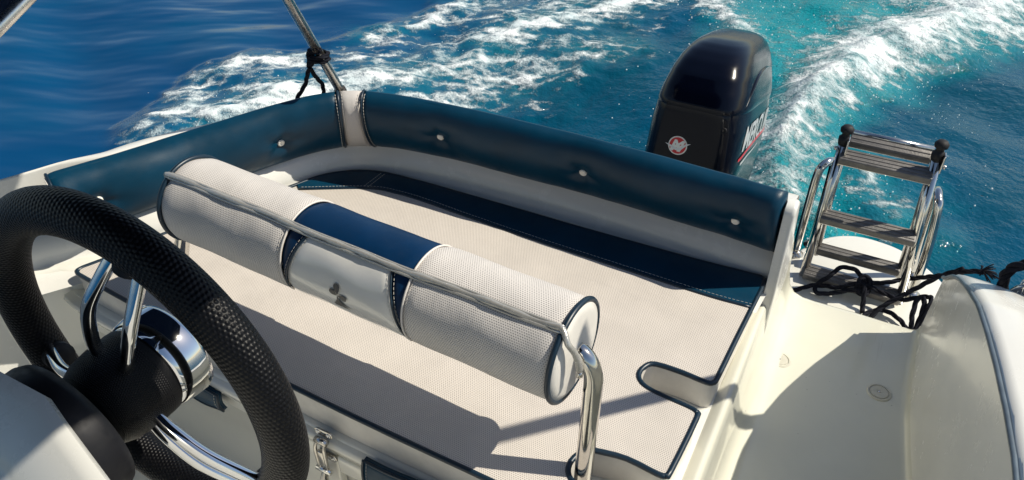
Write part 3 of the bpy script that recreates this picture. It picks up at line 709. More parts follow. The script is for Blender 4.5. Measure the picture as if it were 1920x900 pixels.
patch(cl(uL - 0.003), cl(uR - 0.002), 58, 232, RR - 0.002, 'top_panel', M['navyr'], 20, 44, 0.0012)
patch(bandL0, bandL1, -31, 61, RR - 0.003, 'side_band', M['navyr'], 6, 40)
patch(bandR0, bandR1, -29, 61, RR - 0.003, 'side_band', M['navyr'], 6, 40)
patch(bandL1, bandR0, lo, 61, RR - 0.001, 'front_panel', M['vinylg'], 20, 60, 0.0010)
for cfn, a_, b_, mt in ((bandL0, -40, 60, 'wpipe'), (bandR1, -40, 60, 'wpipe'), (cl(uL - 0.003), 60, 230, 'wpipe'), (cl(uR - 0.002), 60, 230, 'wpipe'), (bandL1, -31, 60, 'pipe'), (bandR0, -29, 60, 'pipe')):
    V, F = tube([rp(cfn(p_), p_, RR - 0.001) for p_ in np.linspace(a_, b_, 26)], 0.0022, 6); obj('piping', V, F, M[mt], roll)
for cfn, d, a_, b_ in ((bandL1, -0.006, -4, 58), (bandR0, 0.006, -4, 58), (bandL1, 0.007, -20, 58), (bandR0, -0.007, -20, 58), (cl(uR), 0.007, -40, 58), (cl(uL), -0.007, -40, 58)):
    stitches([rp(cfn(p_) + d, p_, RR - 0.0015 if abs(d) < 0.0065 else RR) for p_ in np.linspace(a_, b_, 30)], 0.005, 0.003, 0.0005, roll)
for u, sgn in ((0.0, -1), (LEN, 1)):                        # end discs with navy piping
    c0 = A0 + ax * u
    V, F = lathe([(RR - 0.004, -0.006), (RR - 0.005, 0.003), (RR * 0.8, 0.008), (RR * 0.45, 0.010), (0.012, 0.0105)], c0, ax * sgn, 56); obj('end_cap', V, F, M['vinyl'], roll)
    V, F = tube([rp(u, p_, RR - 0.001) for p_ in np.linspace(0, 360, 73)[:-1]], 0.0052, 8, closed=True); obj('piping', V, F, M['pipe'], roll)
zp = [rp(u, zc(u), RR + 0.002 + 0.0015 * math.sin(u * 50)) for u in np.linspace(-0.008, LEN, 60)]
zp += [A0 + ax * (LEN + 0.015) + (RR - 0.004) * (math.cos(math.radians(51)) * ef + math.sin(math.radians(51)) * eu)]
zp += [A0 + ax * (LEN + 0.024) + 0.064 * (math.cos(math.radians(44)) * ef + math.sin(math.radians(44)) * eu), A0 + ax * (LEN + 0.030) + 0.046 * (math.cos(math.radians(25)) * ef + math.sin(math.radians(25)) * eu), A0 + ax * (LEN + 0.032) + 0.042 * (math.cos(math.radians(8)) * ef + math.sin(math.radians(8)) * eu)]
zr = lambda t: 0.0052 + 0.0006 * math.sin(t * 41) + 0.0006 * math.sin(t * 97)
V, F = tube(zp, zr, 10, smooth=3); zo = obj('zip_tape', V, F, M['zip'], roll)
for dph in (-3.6, 3.2):
    V, F = tube([rp(u, zc(u) + dph, RR + 0.0015) for u in np.linspace(-0.004, LEN, 60)], 0.0030, 6); obj('zip_edge', V, F, M['zip'], roll)
V, F = lathe([(0.003, 0), (0.006, 0.003), (0.0055, 0.010), (0.003, 0.013)], zp[-1] + np.array([0, 0, -0.014]), (0, 0, 1), 12); obj('zip_slider', V, F, M['steelw'], zo)
# printed club emblem on the front panel
def emblem():
    V, F = [], []; cu, cp, K, off = 0.469, math.radians(1) * RR, 0.88, RR + 0.0012
    P = lambda u, h: rp(cu + u * K, math.degrees((cp + h * K) / RR), off)
    def leaf(u0, h0, ang, L, Wd, n=18):
        k = len(V); V.append(P(u0 + 0.55 * L * math.cos(ang), h0 + 0.55 * L * math.sin(ang)))
        for i in range(n):
            a = 2 * math.pi * i / n; px, py = L * (0.5 + 0.5 * math.cos(a)), Wd * math.sin(a) * (0.65 + 0.35 * math.cos(a)) * 0.62
            V.append(P(u0 + px * math.cos(ang) - py * math.sin(ang), h0 + px * math.sin(ang) + py * math.cos(ang)))
        F.extend((k, k + 1 + i, k + 1 + (i + 1) % n) for i in range(n))
    leaf(0, 0.002, math.radians(95), 0.026, 0.017); leaf(-0.001, 0, math.radians(160), 0.021, 0.015); leaf(0.001, 0, math.radians(-12), 0.022, 0.015)
    k = len(V); R_ = [(-0.0008, 0.0008, 0.0), (-0.002, 0.0016, -0.006), (-0.004, 0.004, -0.013), (-0.008, 0.009, -0.020), (-0.015, 0.018, -0.026), (-0.011, 0.028, -0.031)]
    for a, b_, h in R_: V.extend((P(a, h), P(b_, h)))
    F.extend((k + 2 * i, k + 2 * i + 1, k + 2 * i + 3, k + 2 * i + 2) for i in range(len(R_) - 1)); return V, F
V, F = emblem(); obj('club_emblem', V, F, M['grey'], roll)
# steel hoop: one leg at each end, bent into the end caps
PR = [tuple(A1 + ax * 0.004), tuple(A1 + ax * 0.014 + np.array([0, 0, 0.002])), (-0.302, 0.852, 0.240), (-0.291, 0.850, 0.212), (-0.288, 0.843, 0.16), (-0.284, 0.823, 0.0), (-0.283, 0.816, -0.09)]
PL = [tuple(A0 - ax * 0.004), tuple(A0 - ax * 0.014 + np.array([0, 0, 0.002])), (-1.252, 0.901, 0.243), (-1.268, 0.899, 0.218), (-1.286, 0.894, 0.16), (-1.338, 0.880, 0.0), (-1.365, 0.874, -0.09)]
for P in (PR, PL):
    V, F = tube(P, 0.0165, 18, smooth=8); post = obj('post', V, F, M['steel'], roll)
    V, F = lathe([(0.034, 0), (0.034, 0.003), (0.022, 0.008), (0.0185, 0.016)], (P[-1][0], P[-1][1], -0.078), seg=24); obj('flange', V, F, M['steel'], post)

# ------------------------------------------------------------------ storage flaps and latch on the seat front
def flap(name, label, xs, ztop, zbot, cat='flap'):
    f_ = thing(name, label, cat, ((xs[0] + xs[-1]) / 2, 0.72, (ztop[0] + zbot[0]) / 2), 'storage flaps under the sunpad')
    def yy(x): return float(np.interp(x, [q[0] for q in fr], [q[1] for q in fr])) - 0.030
    n = 22
    def g_(i, j):
        x = xs[0] + (xs[1] - xs[0]) * i / (n - 1); t_ = i / (n - 1)
        za = ztop[0] + (ztop[1] - ztop[0]) * t_; zb = zbot[0] + (zbot[1] - zbot[0]) * t_ + 0.004 * math.sin(t_ * 14)
        k = j / 7; return (x, yy(x) - 0.006 * math.sin(k * math.pi) - 0.002 * math.sin(t_ * 9 + k * 2), za + (zb - za) * k)
    V, F = grid(g_, n, 8); N = len(V); V2 = [(v[0], v[1] + 0.012, v[2]) for v in V]
    bd = [j for j in range(8)] + [i * 8 + 7 for i in range(1, n)] + [(n - 1) * 8 + j for j in range(6, -1, -1)] + [i * 8 for i in range(n - 2, 0, -1)]
    F2 = F + [(a, b_, N + b_, N + a) for a, b_ in zip(bd, bd[1:] + bd[:1])] + [tuple(i + N for i in q)[::-1] for q in F]
    obj('panel', V + V2, F2, M['navy'], f_)
    V3, F3 = tube([V[i] for i in bd], 0.0032, 6, closed=True); obj('piping', V3, F3, M['pipe'], f_)
    e_ = lambda i, j, dz, dx: (V[i * 8 + j][0] + dx, V[i * 8 + j][1] - 0.0016, V[i * 8 + j][2] + dz)
    ed = 0 if xs[0] > -0.75 else n - 1
    stitches([e_(ed, j, 0, 0.009 if ed == 0 else -0.009) for j in range(8)], 0.005, 0.003, 0.0006, f_)
    stitches([e_(i, 7, 0.009, 0) for i in range(n)], 0.005, 0.003, 0.0006, f_)
flap('storage_flap', 'navy stitched flap under the sunpad front edge, right of the steel latch', (-0.684, -0.40), (-0.066, -0.058), (-0.150, -0.142))
flap('storage_flap', 'navy stitched flap on the seat front seen through the steering wheel', (-1.36, -1.085), (-0.065, -0.105), (-0.150, -0.160))
lt = thing('toggle_latch', 'stainless steel toggle latch screwed to the white seat front', 'latch', (-0.815, 0.712, -0.16))
yl = 0.7175
def stadium(cx, cz, w, h, n=10):
    r = h / 2; P = []
    for k in range(n + 1): a = -math.pi / 2 + math.pi * k / n; P.append((cx + w / 2 - r + r * math.cos(a), cz + r * math.sin(a)))
    for k in range(n + 1): a = math.pi / 2 + math.pi * k / n; P.append((cx - w / 2 + r + r * math.cos(a), cz + r * math.sin(a)))
    return P
def plate(P, y, th):
    V, F = prism(P, 0, th, 0.001); return [(v[0], y - v[2], v[1]) for v in V], F
for nm, (cx, cz, w, h) in {'keeper_plate': (-0.812, -0.094, 0.040, 0.017), 'base_plate': (-0.815, -0.158, 0.046, 0.017)}.items():
    V, F = plate(stadium(cx, cz, w, h), yl, 0.003); pl_ = obj(nm, V, F, M['steelw'], lt, flat_angle=0.8)
    for k in (-1, 1):
        V, F = lathe([(0.0052, 0), (0.0048, 0.0016), (0.0018, 0.0018), (0.0014, 0.0006)], (cx + k * (w / 2 - 0.0085), yl - 0.003, cz), (0, -1, 0), 14); obj('screw', V, F, M['chrome'], pl_)
V, F = tube([(-0.826, yl - 0.010, -0.107), (-0.800, yl - 0.010, -0.107)], 0.0062, 12); obj('keeper_barrel', V, F, M['steelw'], lt)
for k in (-1, 1):
    V, F = tube([(-0.8135 + k * 0.0085, yl - 0.011, -0.109), (-0.815 + k * 0.010, yl - 0.016, -0.125), (-0.816 + k * 0.0095, yl - 0.015, -0.165), (-0.817 + k * 0.008, yl - 0.012, -0.185)], 0.0034, 8, smooth=4); obj('side_link', V, F, M['steelw'], lt)
V, F = box((-0.816, yl - 0.014, -0.150), (0.012, 0.006, 0.036), 0.002); obj('lever', V, F, M['steelw'], lt, flat_angle=1.0)
V, F = tube([(-0.834, yl - 0.013, -0.186), (-0.801, yl - 0.013, -0.186)], 0.0058, 12); obj('pivot_pin', V, F, M['chrome'], lt)
V, F = tube([(-0.817, yl - 0.012, -0.190), (-0.817, yl - 0.017, -0.204), (-0.813, yl - 0.021, -0.216), (-0.806, yl - 0.018, -0.223)], lambda t: 0.0055 + 0.002 * math.sin(t * 3.1), 10, smooth=4); obj('finger_tab', V, F, M['steelw'], lt)

for o_ in [lt]:                                            # sits a little higher, against the lip
    o_.location = (o_.location.x + 0.020, o_.location.y - 0.004, o_.location.z + 0.022); o_.scale = (1.12, 1.12, 1.12)

# ------------------------------------------------------------------ steering wheel
WC = np.array([-0.562, 0.302, 0.607]); WR, TR = 0.175, 0.0212
wh = thing('steering_wheel', 'black dimpled grip steering wheel with paired chrome spokes, in the left foreground', 'steering wheel', tuple(WC))
nA, nB = 220, 28; V, uv = [], []
for i in range(nA):
    a = 2 * math.pi * i / nA; er = np.array([math.cos(a), 0, math.sin(a)])
    for j in range(nB):
        b_ = 2 * math.pi * j / nB; rr = TR * (1 + 0.05 * math.cos(2 * b_))
        V.append(WC + er * (WR + rr * math.cos(b_)) + np.array([0, rr * math.sin(b_), 0]))
F = [(i * nB + j, i * nB + (j + 1) % nB, ((i + 1) % nA) * nB + (j + 1) % nB, ((i + 1) % nA) * nB + j) for i in range(nA) for j in range(nB)]
me = bpy.data.meshes.new('rim_grip'); me.from_pydata([tuple(v - WC) for v in V], [], F); L = me.uv_layers.new(name='UVMap')
for k, (i, j) in enumerate((i, j) for i in range(nA) for j in range(nB)):
    for q, (di, dj) in enumerate(((0, 0), (0, 1), (1, 1), (1, 0))): L.data[k * 4 + q].uv = ((j + dj) / nB * 32, (i + di) / nA * 268)
me.polygons.foreach_set('use_smooth', [True] * len(me.polygons)); me.materials.append(M['grip'])
ro = bpy.data.objects.new('rim_grip', me); COL.objects.link(ro); ro.parent = wh
hubc = WC + np.array([0.006, 0.0, 0.0])
for base, hb, hs in ((73, 80, 23), (-39, -30, 10), (198, 205, 12)):
    for d in (-1, 1):
        P = []
        for r_, dy, q in ((0.043, -0.030, 0), (0.064, -0.031, 0.20), (0.100, -0.027, 0.5), (0.135, -0.015, 0.8), (0.168, -0.002, 1)):
            a = math.radians((hb + d * hs) * (1 - q) + (base + d * 4.2) * q); P.append((hubc[0] + r_ * math.cos(a), WC[1] + dy, hubc[2] + r_ * math.sin(a)))
        V, F = tube(P, 0.0063, 14, smooth=6); obj('spoke', V, F, M['chrome'], wh)
    ab = math.radians(base); cb, sb_ = math.cos(ab), math.sin(ab)
    V, F = tube([(hubc[0] + r_ * cb, WC[1] - 0.006 + (r_ - 0.14) * 0.2, hubc[2] + r_ * sb_) for r_ in (0.147, 0.150, 0.155, 0.166, 0.176)], lambda t: 0.0150 * min(1.0, 0.5 + 2.0 * t), 18, smooth=3); obj('spoke_socket', V, F, M['rubber'], wh)
V, F = lathe([(0.026, -0.004), (0.046, -0.002), (0.0495, 0.004), (0.0515, 0.018), (0.0525, 0.030), (0.0512, 0.034), (0.042, 0.038), (0.018, 0.041)], (hubc[0], WC[1] + 0.0, hubc[2]), (0, 1, 0), 64); obj('hub_ring', V, F, M['chrome'], wh)
V, F = lathe([(0.030, -0.066), (0.039, -0.062), (0.0455, -0.048), (0.048, -0.030), (0.0485, -0.010), (0.048, -0.003)], (hubc[0], WC[1] + 0.0, hubc[2]), (0, 1, 0), 64)
uvh = [((i % 64) / 64 * 120, (i // 64) * 9) for i in range(len(V))]
obj('hub_boot', V, F, M['grip'], wh, uv=uvh)
V, F = lathe([(0.018, -0.001), (0.030, 0.001), (0.032, 0.004), (0.030, 0.006)], (hubc[0], WC[1] + 0.039, hubc[2]), (0, 1, 0), 40); obj('hub_badge', V, F, M['black'], wh)
# helm console
hc = thing('helm_console', 'cream fibreglass helm console in the lower left corner, in front of the steering wheel', 'console', (-0.70, 0.05, -0.45))
def cz(y): return 0.690 + 0.8 * (y - 0.2)
TOPQ = [(-1.05, 0.205), (-0.524, 0.203), (-0.500, 0.196), (-0.425, 0.176), (-0.30, 0.143), (-0.20, 0.06), (-0.30, -0.16), (-1.05, -0.16)]
V, F = prism([(a, b_) for a, b_ in TOPQ], 0, 1, 0)
n = len(V) // 2; P = np.array([v[:2] for v in V[n:]])
rings = []
ctr = P.mean(0)
for ins, dz in ((0.0, -0.9), (0.0, -0.014), (0.003, -0.005), (0.010, -0.0005), (0.016, 0.0), (0.046, 0.0), (0.050, -0.003), (0.056, -0.004)):
    Q = inset(P, ins); rings.append([(q[0], q[1], (cz(q[1]) + dz) if dz > -0.5 else -0.45) for q in Q])
V = [v for r_ in rings for v in r_]; F = []
for i in range(len(rings) - 1):
    for k in range(n): F.append((i * n + k, i * n + (k + 1) % n, (i + 1) * n + (k + 1) % n, (i + 1) * n + k))
F.append(tuple((len(rings) - 1) * n + k for k in range(n)))
obj('console_shell', V, F, M['gelw'], hc, flat_angle=0.9)
V, F = lathe([(0.055, -0.02), (0.068, -0.018), (0.0725, -0.010), (0.0725, 0.010), (0.069, 0.018), (0.05, 0.024)], (hubc[0], 0.206, hubc[2]), (0, 1, 0), 56); obj('steering_mount', V, F, M['black'], hc)
V, F = tube([(hubc[0], 0.235, hubc[2]), (hubc[0], 0.30, hubc[2])], 0.03, 20); obj('steering_shaft', V, F, M['black'], hc)

# ------------------------------------------------------------------ outboard motor
EX, EY = -0.480, 2.095
TILT = math.radians(14)                                   # trimmed: the rear sits lower
LV = [(-0.66, 0.08, 0.10, 0.40, 3), (-0.44, 0.115, 0.06, 0.46, 4), (-0.36, 0.125, 0.04, 0.51, 5), (-0.22, 0.136, 0.015, 0.57, 5.5), (-0.08, 0.139, 0.0, 0.605, 5.5), (0.03, 0.136, -0.008, 0.62, 5.2), (0.09, 0.129, -0.012, 0.625, 5.0), (0.14, 0.121, 0.002, 0.62, 4.6), (0.19, 0.110, 0.026, 0.61, 4.2), (0.225, 0.099, 0.060, 0.60, 3.9), (0.250, 0.088, 0.10, 0.585, 3.6), (0.268, 0.074, 0.145, 0.56, 3.2), (0.279, 0.055, 0.20, 0.52, 3.0), (0.284, 0.02, 0.28, 0.43, 2.6)]
lz = np.array([l[0] for l in LV])
def lv(z): return (float(np.interp(z, lz, [l[k] for l in LV])) * (1.10 if k == 1 else 1.0) for k in (1, 2, 3, 4))
def mrot(x, y, z):
    c_, s_ = math.cos(TILT), math.sin(TILT); return (EX + x, EY + y * c_ + z * s_, -y * s_ + z * c_)
def cowl_l(z, th, off=0.0):
    a, f_, r_, n_ = lv(z); a += off; f_ -= off; r_ += off
    yc, b_ = (f_ + r_) / 2, (r_ - f_) / 2; c_, s_ = math.cos(th), math.sin(th)
    return (a * math.copysign(abs(c_) ** (2 / n_), c_), yc + b_ * math.copysign(abs(s_) ** (2 / n_), s_), z)
def cowl(z, th, off=0.0): return mrot(*cowl_l(z, th, off))
def side_pt(y, z, off):
    a, f_, r_, n_ = lv(z); yc, b_ = (f_ + r_) / 2, (r_ - f_) / 2; y = min(y, r_ - 0.012)
    return mrot(a * max(0.0, 1 - abs((y - yc) / b_) ** n_) ** (1 / n_) + off, y, z)
def front_pt(x, z, off):
    a, f_, r_, n_ = lv(z); yc, b_ = (f_ + r_) / 2, (r_ - f_) / 2
    return mrot(x, yc - b_ * max(0.0, 1 - abs(x / a) ** n_) ** (1 / n_) - off, z)
mo = thing('outboard_motor', 'glossy black outboard motor with round red badge and white lettering behind the stern', 'outboard motor', (EX, 2.3, -0.62))
NTH = 160
ths = [2 * math.pi * (k + 0.5) / NTH for k in range(NTH)]
# even out the angular spacing at the square corners
def sp(t): return t - 0.22 * math.sin(4 * t) / 1.0 * 0.9
zs = np.r_[np.linspace(-0.66, 0.03, 26), np.linspace(0.04, 0.20, 12)]
V, F = grid(lambda i, j: cowl(zs[i], sp(ths[j])), len(zs), NTH, True); obj('cowl', V, F, M['gloss'], mo)
def seam(y): return float(np.interp(y, [0.0, 0.05, 0.30, 0.60], [0.088, 0.088, 0.082, 0.066]))
NR = 30
def hood(i, j):
    th = sp(ths[j]); y = cowl_l(0.09, th)[1]; z0_ = seam(y); k = i / (NR - 1); z = z0_ + (0.2838 - z0_) * (1 - (1 - k) ** 1.7)
    off = 0.004 if i > 1 else (-0.001 if i == 0 else 0.0028)
    return cowl(z, th, off)
V, F = grid(hood, NR, NTH, True); F.append(tuple((NR - 1) * NTH + k for k in range(NTH))); ho = obj('cowl_hood', V, F, M['gloss'], mo)
V, F = tube([side_pt(y, z, 0.003) for y, z in ((0.07, 0.105), (0.14, 0.150), (0.24, 0.182), (0.36, 0.190), (0.50, 0.178))], lambda t: 0.0065 * math.sin(math.pi * min(1, t * 0.9 + 0.05)) + 0.001, 10, smooth=6); obj('side_crease', V, F, M['gloss'], ho)
V, F = box(mrot(0.088, 0.572, 0.160), (0.03, 0.05, 0.035), 0.010); obj('air_intake', V, F, M['black'], mo, flat_angle=1.0)
V, F = lathe([(0.009, -0.003), (0.009, 0.002), (0.006, 0.003), (0.005, 0.001)], front_pt(0.098, 0.045, -0.001), (0, -1, 0.2), 18); obj('lock_button', V, F, M['rubber'], mo)
# badge on the front: white disc, red ring, M with swoosh
bc = (-0.028, -0.030)
def disc(cx, cz, r, off, n=36):
    P = [(cx + r * math.cos(2 * math.pi * k / n), cz + r * math.sin(2 * math.pi * k / n)) for k in range(n)]
    return [front_pt(x, z, off) for x, z in P], [tuple(range(n))]
def ringd(cx, cz, r0, r1, off, n=36, a0=0, a1=360):
    V, F = [], []
    for k in range(n + 1):
        a = math.radians(a0 + (a1 - a0) * k / n)
        for r in (r0, r1): x, z = cx + r * math.cos(a), cz + r * math.sin(a); V.append(front_pt(x, z, off))
    for k in range(n): F.append((2 * k, 2 * k + 1, 2 * k + 3, 2 * k + 2))
    return V, F
V, F = disc(*bc, 0.0300, 0.0015); bd_ = obj('badge', V, F, M['white'], mo, smooth=False)
V, F = disc(*bc, 0.0262, 0.0025); obj('badge_disc', V, F, M['red'], bd_, smooth=False)
def text_mesh(s, size, shear, bold, extr=0.0):
    cu = bpy.data.curves.new('lettering', 'FONT'); cu.body = s; cu.size = size; cu.shear = shear; cu.offset = bold; cu.extrude = extr; cu.resolution_u = 3
    o = bpy.data.objects.new('lettering', cu); COL.objects.link(o); dg = bpy.context.evaluated_depsgraph_get()
    me = bpy.data.meshes.new_from_object(o.evaluated_get(dg)); V = [tuple(v.co) for v in me.vertices]; F = [tuple(p_.vertices) for p_ in me.polygons]
    bpy.data.objects.remove(o); bpy.data.curves.remove(cu); bpy.data.meshes.remove(me); return V, F
V, F = text_mesh('M', 0.046, 0.35, 0.003); wM = max(v[0] for v in V); V = [(bc[0] + (v[0] - wM / 2) * 0.95, v[1] - 0.016) for v in V]
obj('badge_letter', [front_pt(x, bc[1] + z, 0.0034) for x, z in V], F, M['white'], bd_, smooth=False)
sw = [(-0.040, 0.002), (-0.022, -0.001), (-0.004, -0.008), (0.010, -0.004), (0.024, 0.010), (0.040, 0.014), (0.026, 0.004), (0.012, -0.012), (-0.004, -0.0155), (-0.020, -0.009)]
obj('badge_swoosh', [front_pt(bc[0] + a, bc[1] + b_, 0.0040) for a, b_ in sw], [tuple(range(len(sw)))], M['silver'], bd_, smooth=False)
# lettering and stripes on the side, rising towards the rear
def side_decal(V2, F2, m_, nm, off, y0_=0.092, z0_=-0.030, ang=-0.5):
    sa_ = math.tan(math.radians(ang)); V = [side_pt(y0_ + x, z0_ + x * sa_ + h, off) for x, h in V2]
    return obj(nm, V, F2, m_, mo, smooth=False)
V, F = text_mesh('MERCURY', 0.106, 0.25, 0.0025); wT = max(v[0] for v in V); V = [(v[0] * 0.50 / wT, v[1]) for v in V]
side_decal(V, F, M['silver'], 'lettering', 0.0022)
def strip(pts, w0, w1, n=24):
    P = cr(pts, n // (len(pts) - 1)); V, F = [], []
    for i, q in enumerate(P):
        t_ = i / (len(P) - 1); w = w0 + (w1 - w0) * t_; V += [(q[0], q[1]), (q[0], q[1] - w)]
    for i in range(len(P) - 1): F.append((2 * i, 2 * i + 1, 2 * i + 3, 2 * i + 2))
    return V, F
V, F = strip([(-0.015, -0.022), (0.08, -0.006), (0.25, 0.004), (0.46, 0.006)], 0.010, 0.014); side_decal(V, F, M['red'], 'red_stripe', 0.0022)
V, F = strip([(0.015, -0.040), (0.10, -0.032), (0.20, -0.032), (0.28, -0.028)], 0.009, 0.003); side_decal(V, F, M['silver'], 'grey_stripe', 0.0022)

# ------------------------------------------------------------------ swim ladder and grab rails
ld = thing('swim_ladder', 'folded stainless swim ladder with brown treads standing on the bathing platform', 'ladder', (0.08, 2.07, -0.36))
LEGS = [[(-0.056, 2.065, -0.358), (-0.050, 2.075, 0.112)], [(0.222, 2.065, -0.358), (0.181, 2.075, 0.125)]]
def onleg(k, z):
    a, b_ = np.array(LEGS[k][0]), np.array(LEGS[k][1]); return a + (b_ - a) * (z - a[2]) / (b_[2] - a[2])
for k, P in enumerate(LEGS):
    V, F = tube(P, 0.0125, 16); lg = obj('leg', V, F, M['steel'], ld)
    tp = np.array(P[1]); V, F = lathe([(0.0145, -0.012), (0.0165, 0.0), (0.0165, 0.010), (0.011, 0.014), (0.010, 0.022), (0.017, 0.027), (0.018, 0.036), (0.012, 0.044), (0.004, 0.046)], tp, seg=20); obj('end_cap', V, F, M['rubber'], lg)
    V, F = box(tp + np.array([0.016 if k else 0.012, -0.012, -0.012]), (0.005, 0.03, 0.05), 0.002); obj('hinge_bracket', V, F, M['steelw'], lg, flat_angle=1.0)
    V, F = lathe([(0.006, 0), (0.006, 0.006), (0.003, 0.008)], tp + np.array([0.020 if k else -0.012, -0.012, -0.022]), (1 if k else -1, 0, 0), 12); obj('bolt', V, F, M['steelw'], lg)
    off = np.array([0.002 if k else 0.004, 0.085, 0.0])                       # the folded lower section behind
    V, F = tube([np.array(P[1]) + off * 0.45 + [0, 0, -0.02], np.array(P[0]) + off + [-0.02 if k else 0.012, 0, 0.03]], 0.011, 14); obj('folded_leg', V, F, M['steelw'], ld)
def tread(z, dy, tilt, w=0.048, ins=0.0):
    a, b_ = onleg(0, z), onleg(1, z); c_ = (a + b_) / 2 + np.array([0, dy, 0]); d = b_ - a; L_ = np.linalg.norm(d) - 2 * ins
    R_ = Matrix.Rotation(math.atan2(d[2], d[0]) * -1, 3, 'Y') @ Matrix.Rotation(math.radians(tilt), 3, 'X')
    V, F = box(c_, (L_, w, 0.022), 0.004, R_); tr = obj('tread', V, F, M['tread'], ld, flat_angle=0.8)
    parts = []
    for q in (-0.014, 0.0, 0.014):
        o_ = R_ @ Vector((0, q, 0.0118)); parts.append(box(c_ + np.array(o_), (L_ * 0.96, 0.003, 0.002), 0.0006, R_))
    V, F = join(*parts); obj('grip_rib', V, F, M['tread'], tr, smooth=False)
    o_ = R_ @ Vector((0, 0.0, -0.0125)); V, F = box(c_ + np.array(o_), (L_ * 0.99, w * 0.9, 0.003), 0.001, R_); obj('steel_tray', V, F, M['steelw'], tr, smooth=False)
tread(0.070, -0.012, 14); tread(0.098, 0.040, 26, 0.036, 0.012); tread(-0.128, -0.012, 14); tread(-0.335, -0.012, 14); tread(-0.30, 0.075, 10, 0.036, 0.016)
V, F = tube([onleg(0, 0.108) + [0.01, 0.055, 0.006], onleg(1, 0.108) + [-0.01, 0.055, 0.006]], 0.009, 12); obj('cross_tube', V, F, M['steelw'], ld)
RAILS = [('grab_rail', 'polished stainless grab rail left of the swim ladder', [(-0.100, 2.165, -0.36), (-0.100, 2.165, -0.20), (-0.098, 2.170, -0.065), (-0.088, 2.185, -0.035), (-0.074, 2.21, -0.032), (-0.064, 2.232, -0.06), (-0.062, 2.238, -0.20), (-0.062, 2.238, -0.36)]),
         ('grab_rail', 'polished stainless grab rail right of the swim ladder', [(0.250, 2.12, -0.36), (0.248, 2.12, -0.20), (0.234, 2.13, -0.065), (0.226, 2.15, -0.038), (0.222, 2.18, -0.034), (0.224, 2.205, -0.06), (0.232, 2.215, -0.20), (0.240, 2.22, -0.36)])]
for nm, lab, P in RAILS:
    r_ = thing(nm, lab, 'grab rail', (P[0][0], P[0][1], -0.36), 'grab rails beside the ladder')
    V, F = tube(P, 0.0125, 16, smooth=6); obj('rail', V, F, M['steel'], r_)
    for q in (P[0], P[-1]):
        V, F = lathe([(0.026, 0), (0.026, 0.004), (0.016, 0.010), (0.0135, 0.016)], (q[0], q[1], -0.3605), seg=24); obj('foot', V, F, M['steelw'], r_)

# ------------------------------------------------------------------ ropes
def rope_thing(name, label, paths, r, lay=True):
    t_ = thing(name, label, 'rope', tuple(paths[0][0]))
    for P in paths:
        V, F = twisted(P, r) if lay else tube(P, r, 10, smooth=8); obj('strand', V, F, M['rope'], t_)
    return t_
t_ = rope_thing('stern_line', 'tangled black mooring line knotted round the bottom of the swim ladder', [
    [(-0.118, 1.95, -0.345), (-0.09, 1.94, -0.348), (-0.055, 1.97, -0.346), (-0.02, 2.0, -0.34), (0.02, 2.01, -0.335), (0.05, 2.005, -0.325), (0.09, 2.02, -0.305), (0.12, 2.03, -0.30), (0.17, 2.06, -0.30), (0.22, 2.09, -0.29), (0.27, 2.06, -0.24), (0.315, 2.00, -0.17), (0.34, 1.97, -0.13), (0.37, 1.96, -0.115)],
    [(0.115, 2.03, -0.295), (0.08, 2.06, -0.285), (0.04, 2.05, -0.285), (0.02, 2.02, -0.30), (-0.01, 2.0, -0.335), (0.0, 1.975, -0.343), (0.04, 1.985, -0.335), (0.08, 2.0, -0.32), (0.12, 2.01, -0.31)],
    [(0.115, 2.015, -0.295), (0.122, 1.995, -0.32), (0.128, 1.975, -0.345), (0.13, 1.955, -0.350)],
    [(0.12, 2.02, -0.30), (0.17, 2.02, -0.31), (0.22, 2.0, -0.30), (0.262, 1.995, -0.27), (0.284, 1.975, -0.25), (0.282, 1.945, -0.27), (0.277, 1.92, -0.31), (0.268, 1.90, -0.345)],
    [(0.33, 1.99, -0.14), (0.285, 2.0, -0.19), (0.24, 1.985, -0.24), (0.20, 1.965, -0.28), (0.165, 1.94, -0.315), (0.15, 1.905, -0.345), (0.16, 1.885, -0.351), (0.20, 1.875, -0.351), (0.255, 1.885, -0.350)],
    [(0.268, 1.89, -0.345), (0.252, 1.92, -0.30), (0.250, 1.955, -0.26), (0.262, 1.97, -0.25), (0.272, 1.955, -0.27), (0.270, 1.92, -0.31), (0.262, 1.885, -0.345)],
    [(0.125, 1.905, -0.350), (0.145, 1.955, -0.346), (0.185, 1.985, -0.344), (0.23, 1.965, -0.346), (0.262, 1.915, -0.348)]], 0.0070)
V, F = twisted([(0.095, 2.02, -0.30), (0.10, 2.005, -0.315), (0.118, 2.0, -0.322), (0.13, 2.015, -0.315), (0.128, 2.035, -0.295), (0.112, 2.042, -0.285), (0.10, 2.03, -0.295), (0.105, 2.012, -0.31)], 0.0075); obj('knot', V, F, M['rope'], t_)
parts = []
for k in range(26):
    a = rng.normal(0, 1, 3) * [0.010, 0.012, 0.008]; P0 = np.array([0.365, 1.962, -0.117]); parts.append(tube([P0 + a * 0.15, P0 + [0.012, 0, 0.006] + a * 0.6, P0 + [0.030, -0.004, 0.004] + a * 1.5], 0.0018, 5, smooth=3))
V, F = join(*parts); fr_ = obj('frayed_end', V, F, M['rope'], t_); fr_['kind'] = 'stuff'
rope_thing('gunwale_rope', 'thick black rope arching over the right gunwale by the steel fitting', [[(0.362, 1.655, 0.045), (0.352, 1.652, 0.085), (0.358, 1.645, 0.118), (0.385, 1.635, 0.145), (0.43, 1.62, 0.155), (0.50, 1.59, 0.14)]], 0.0115)

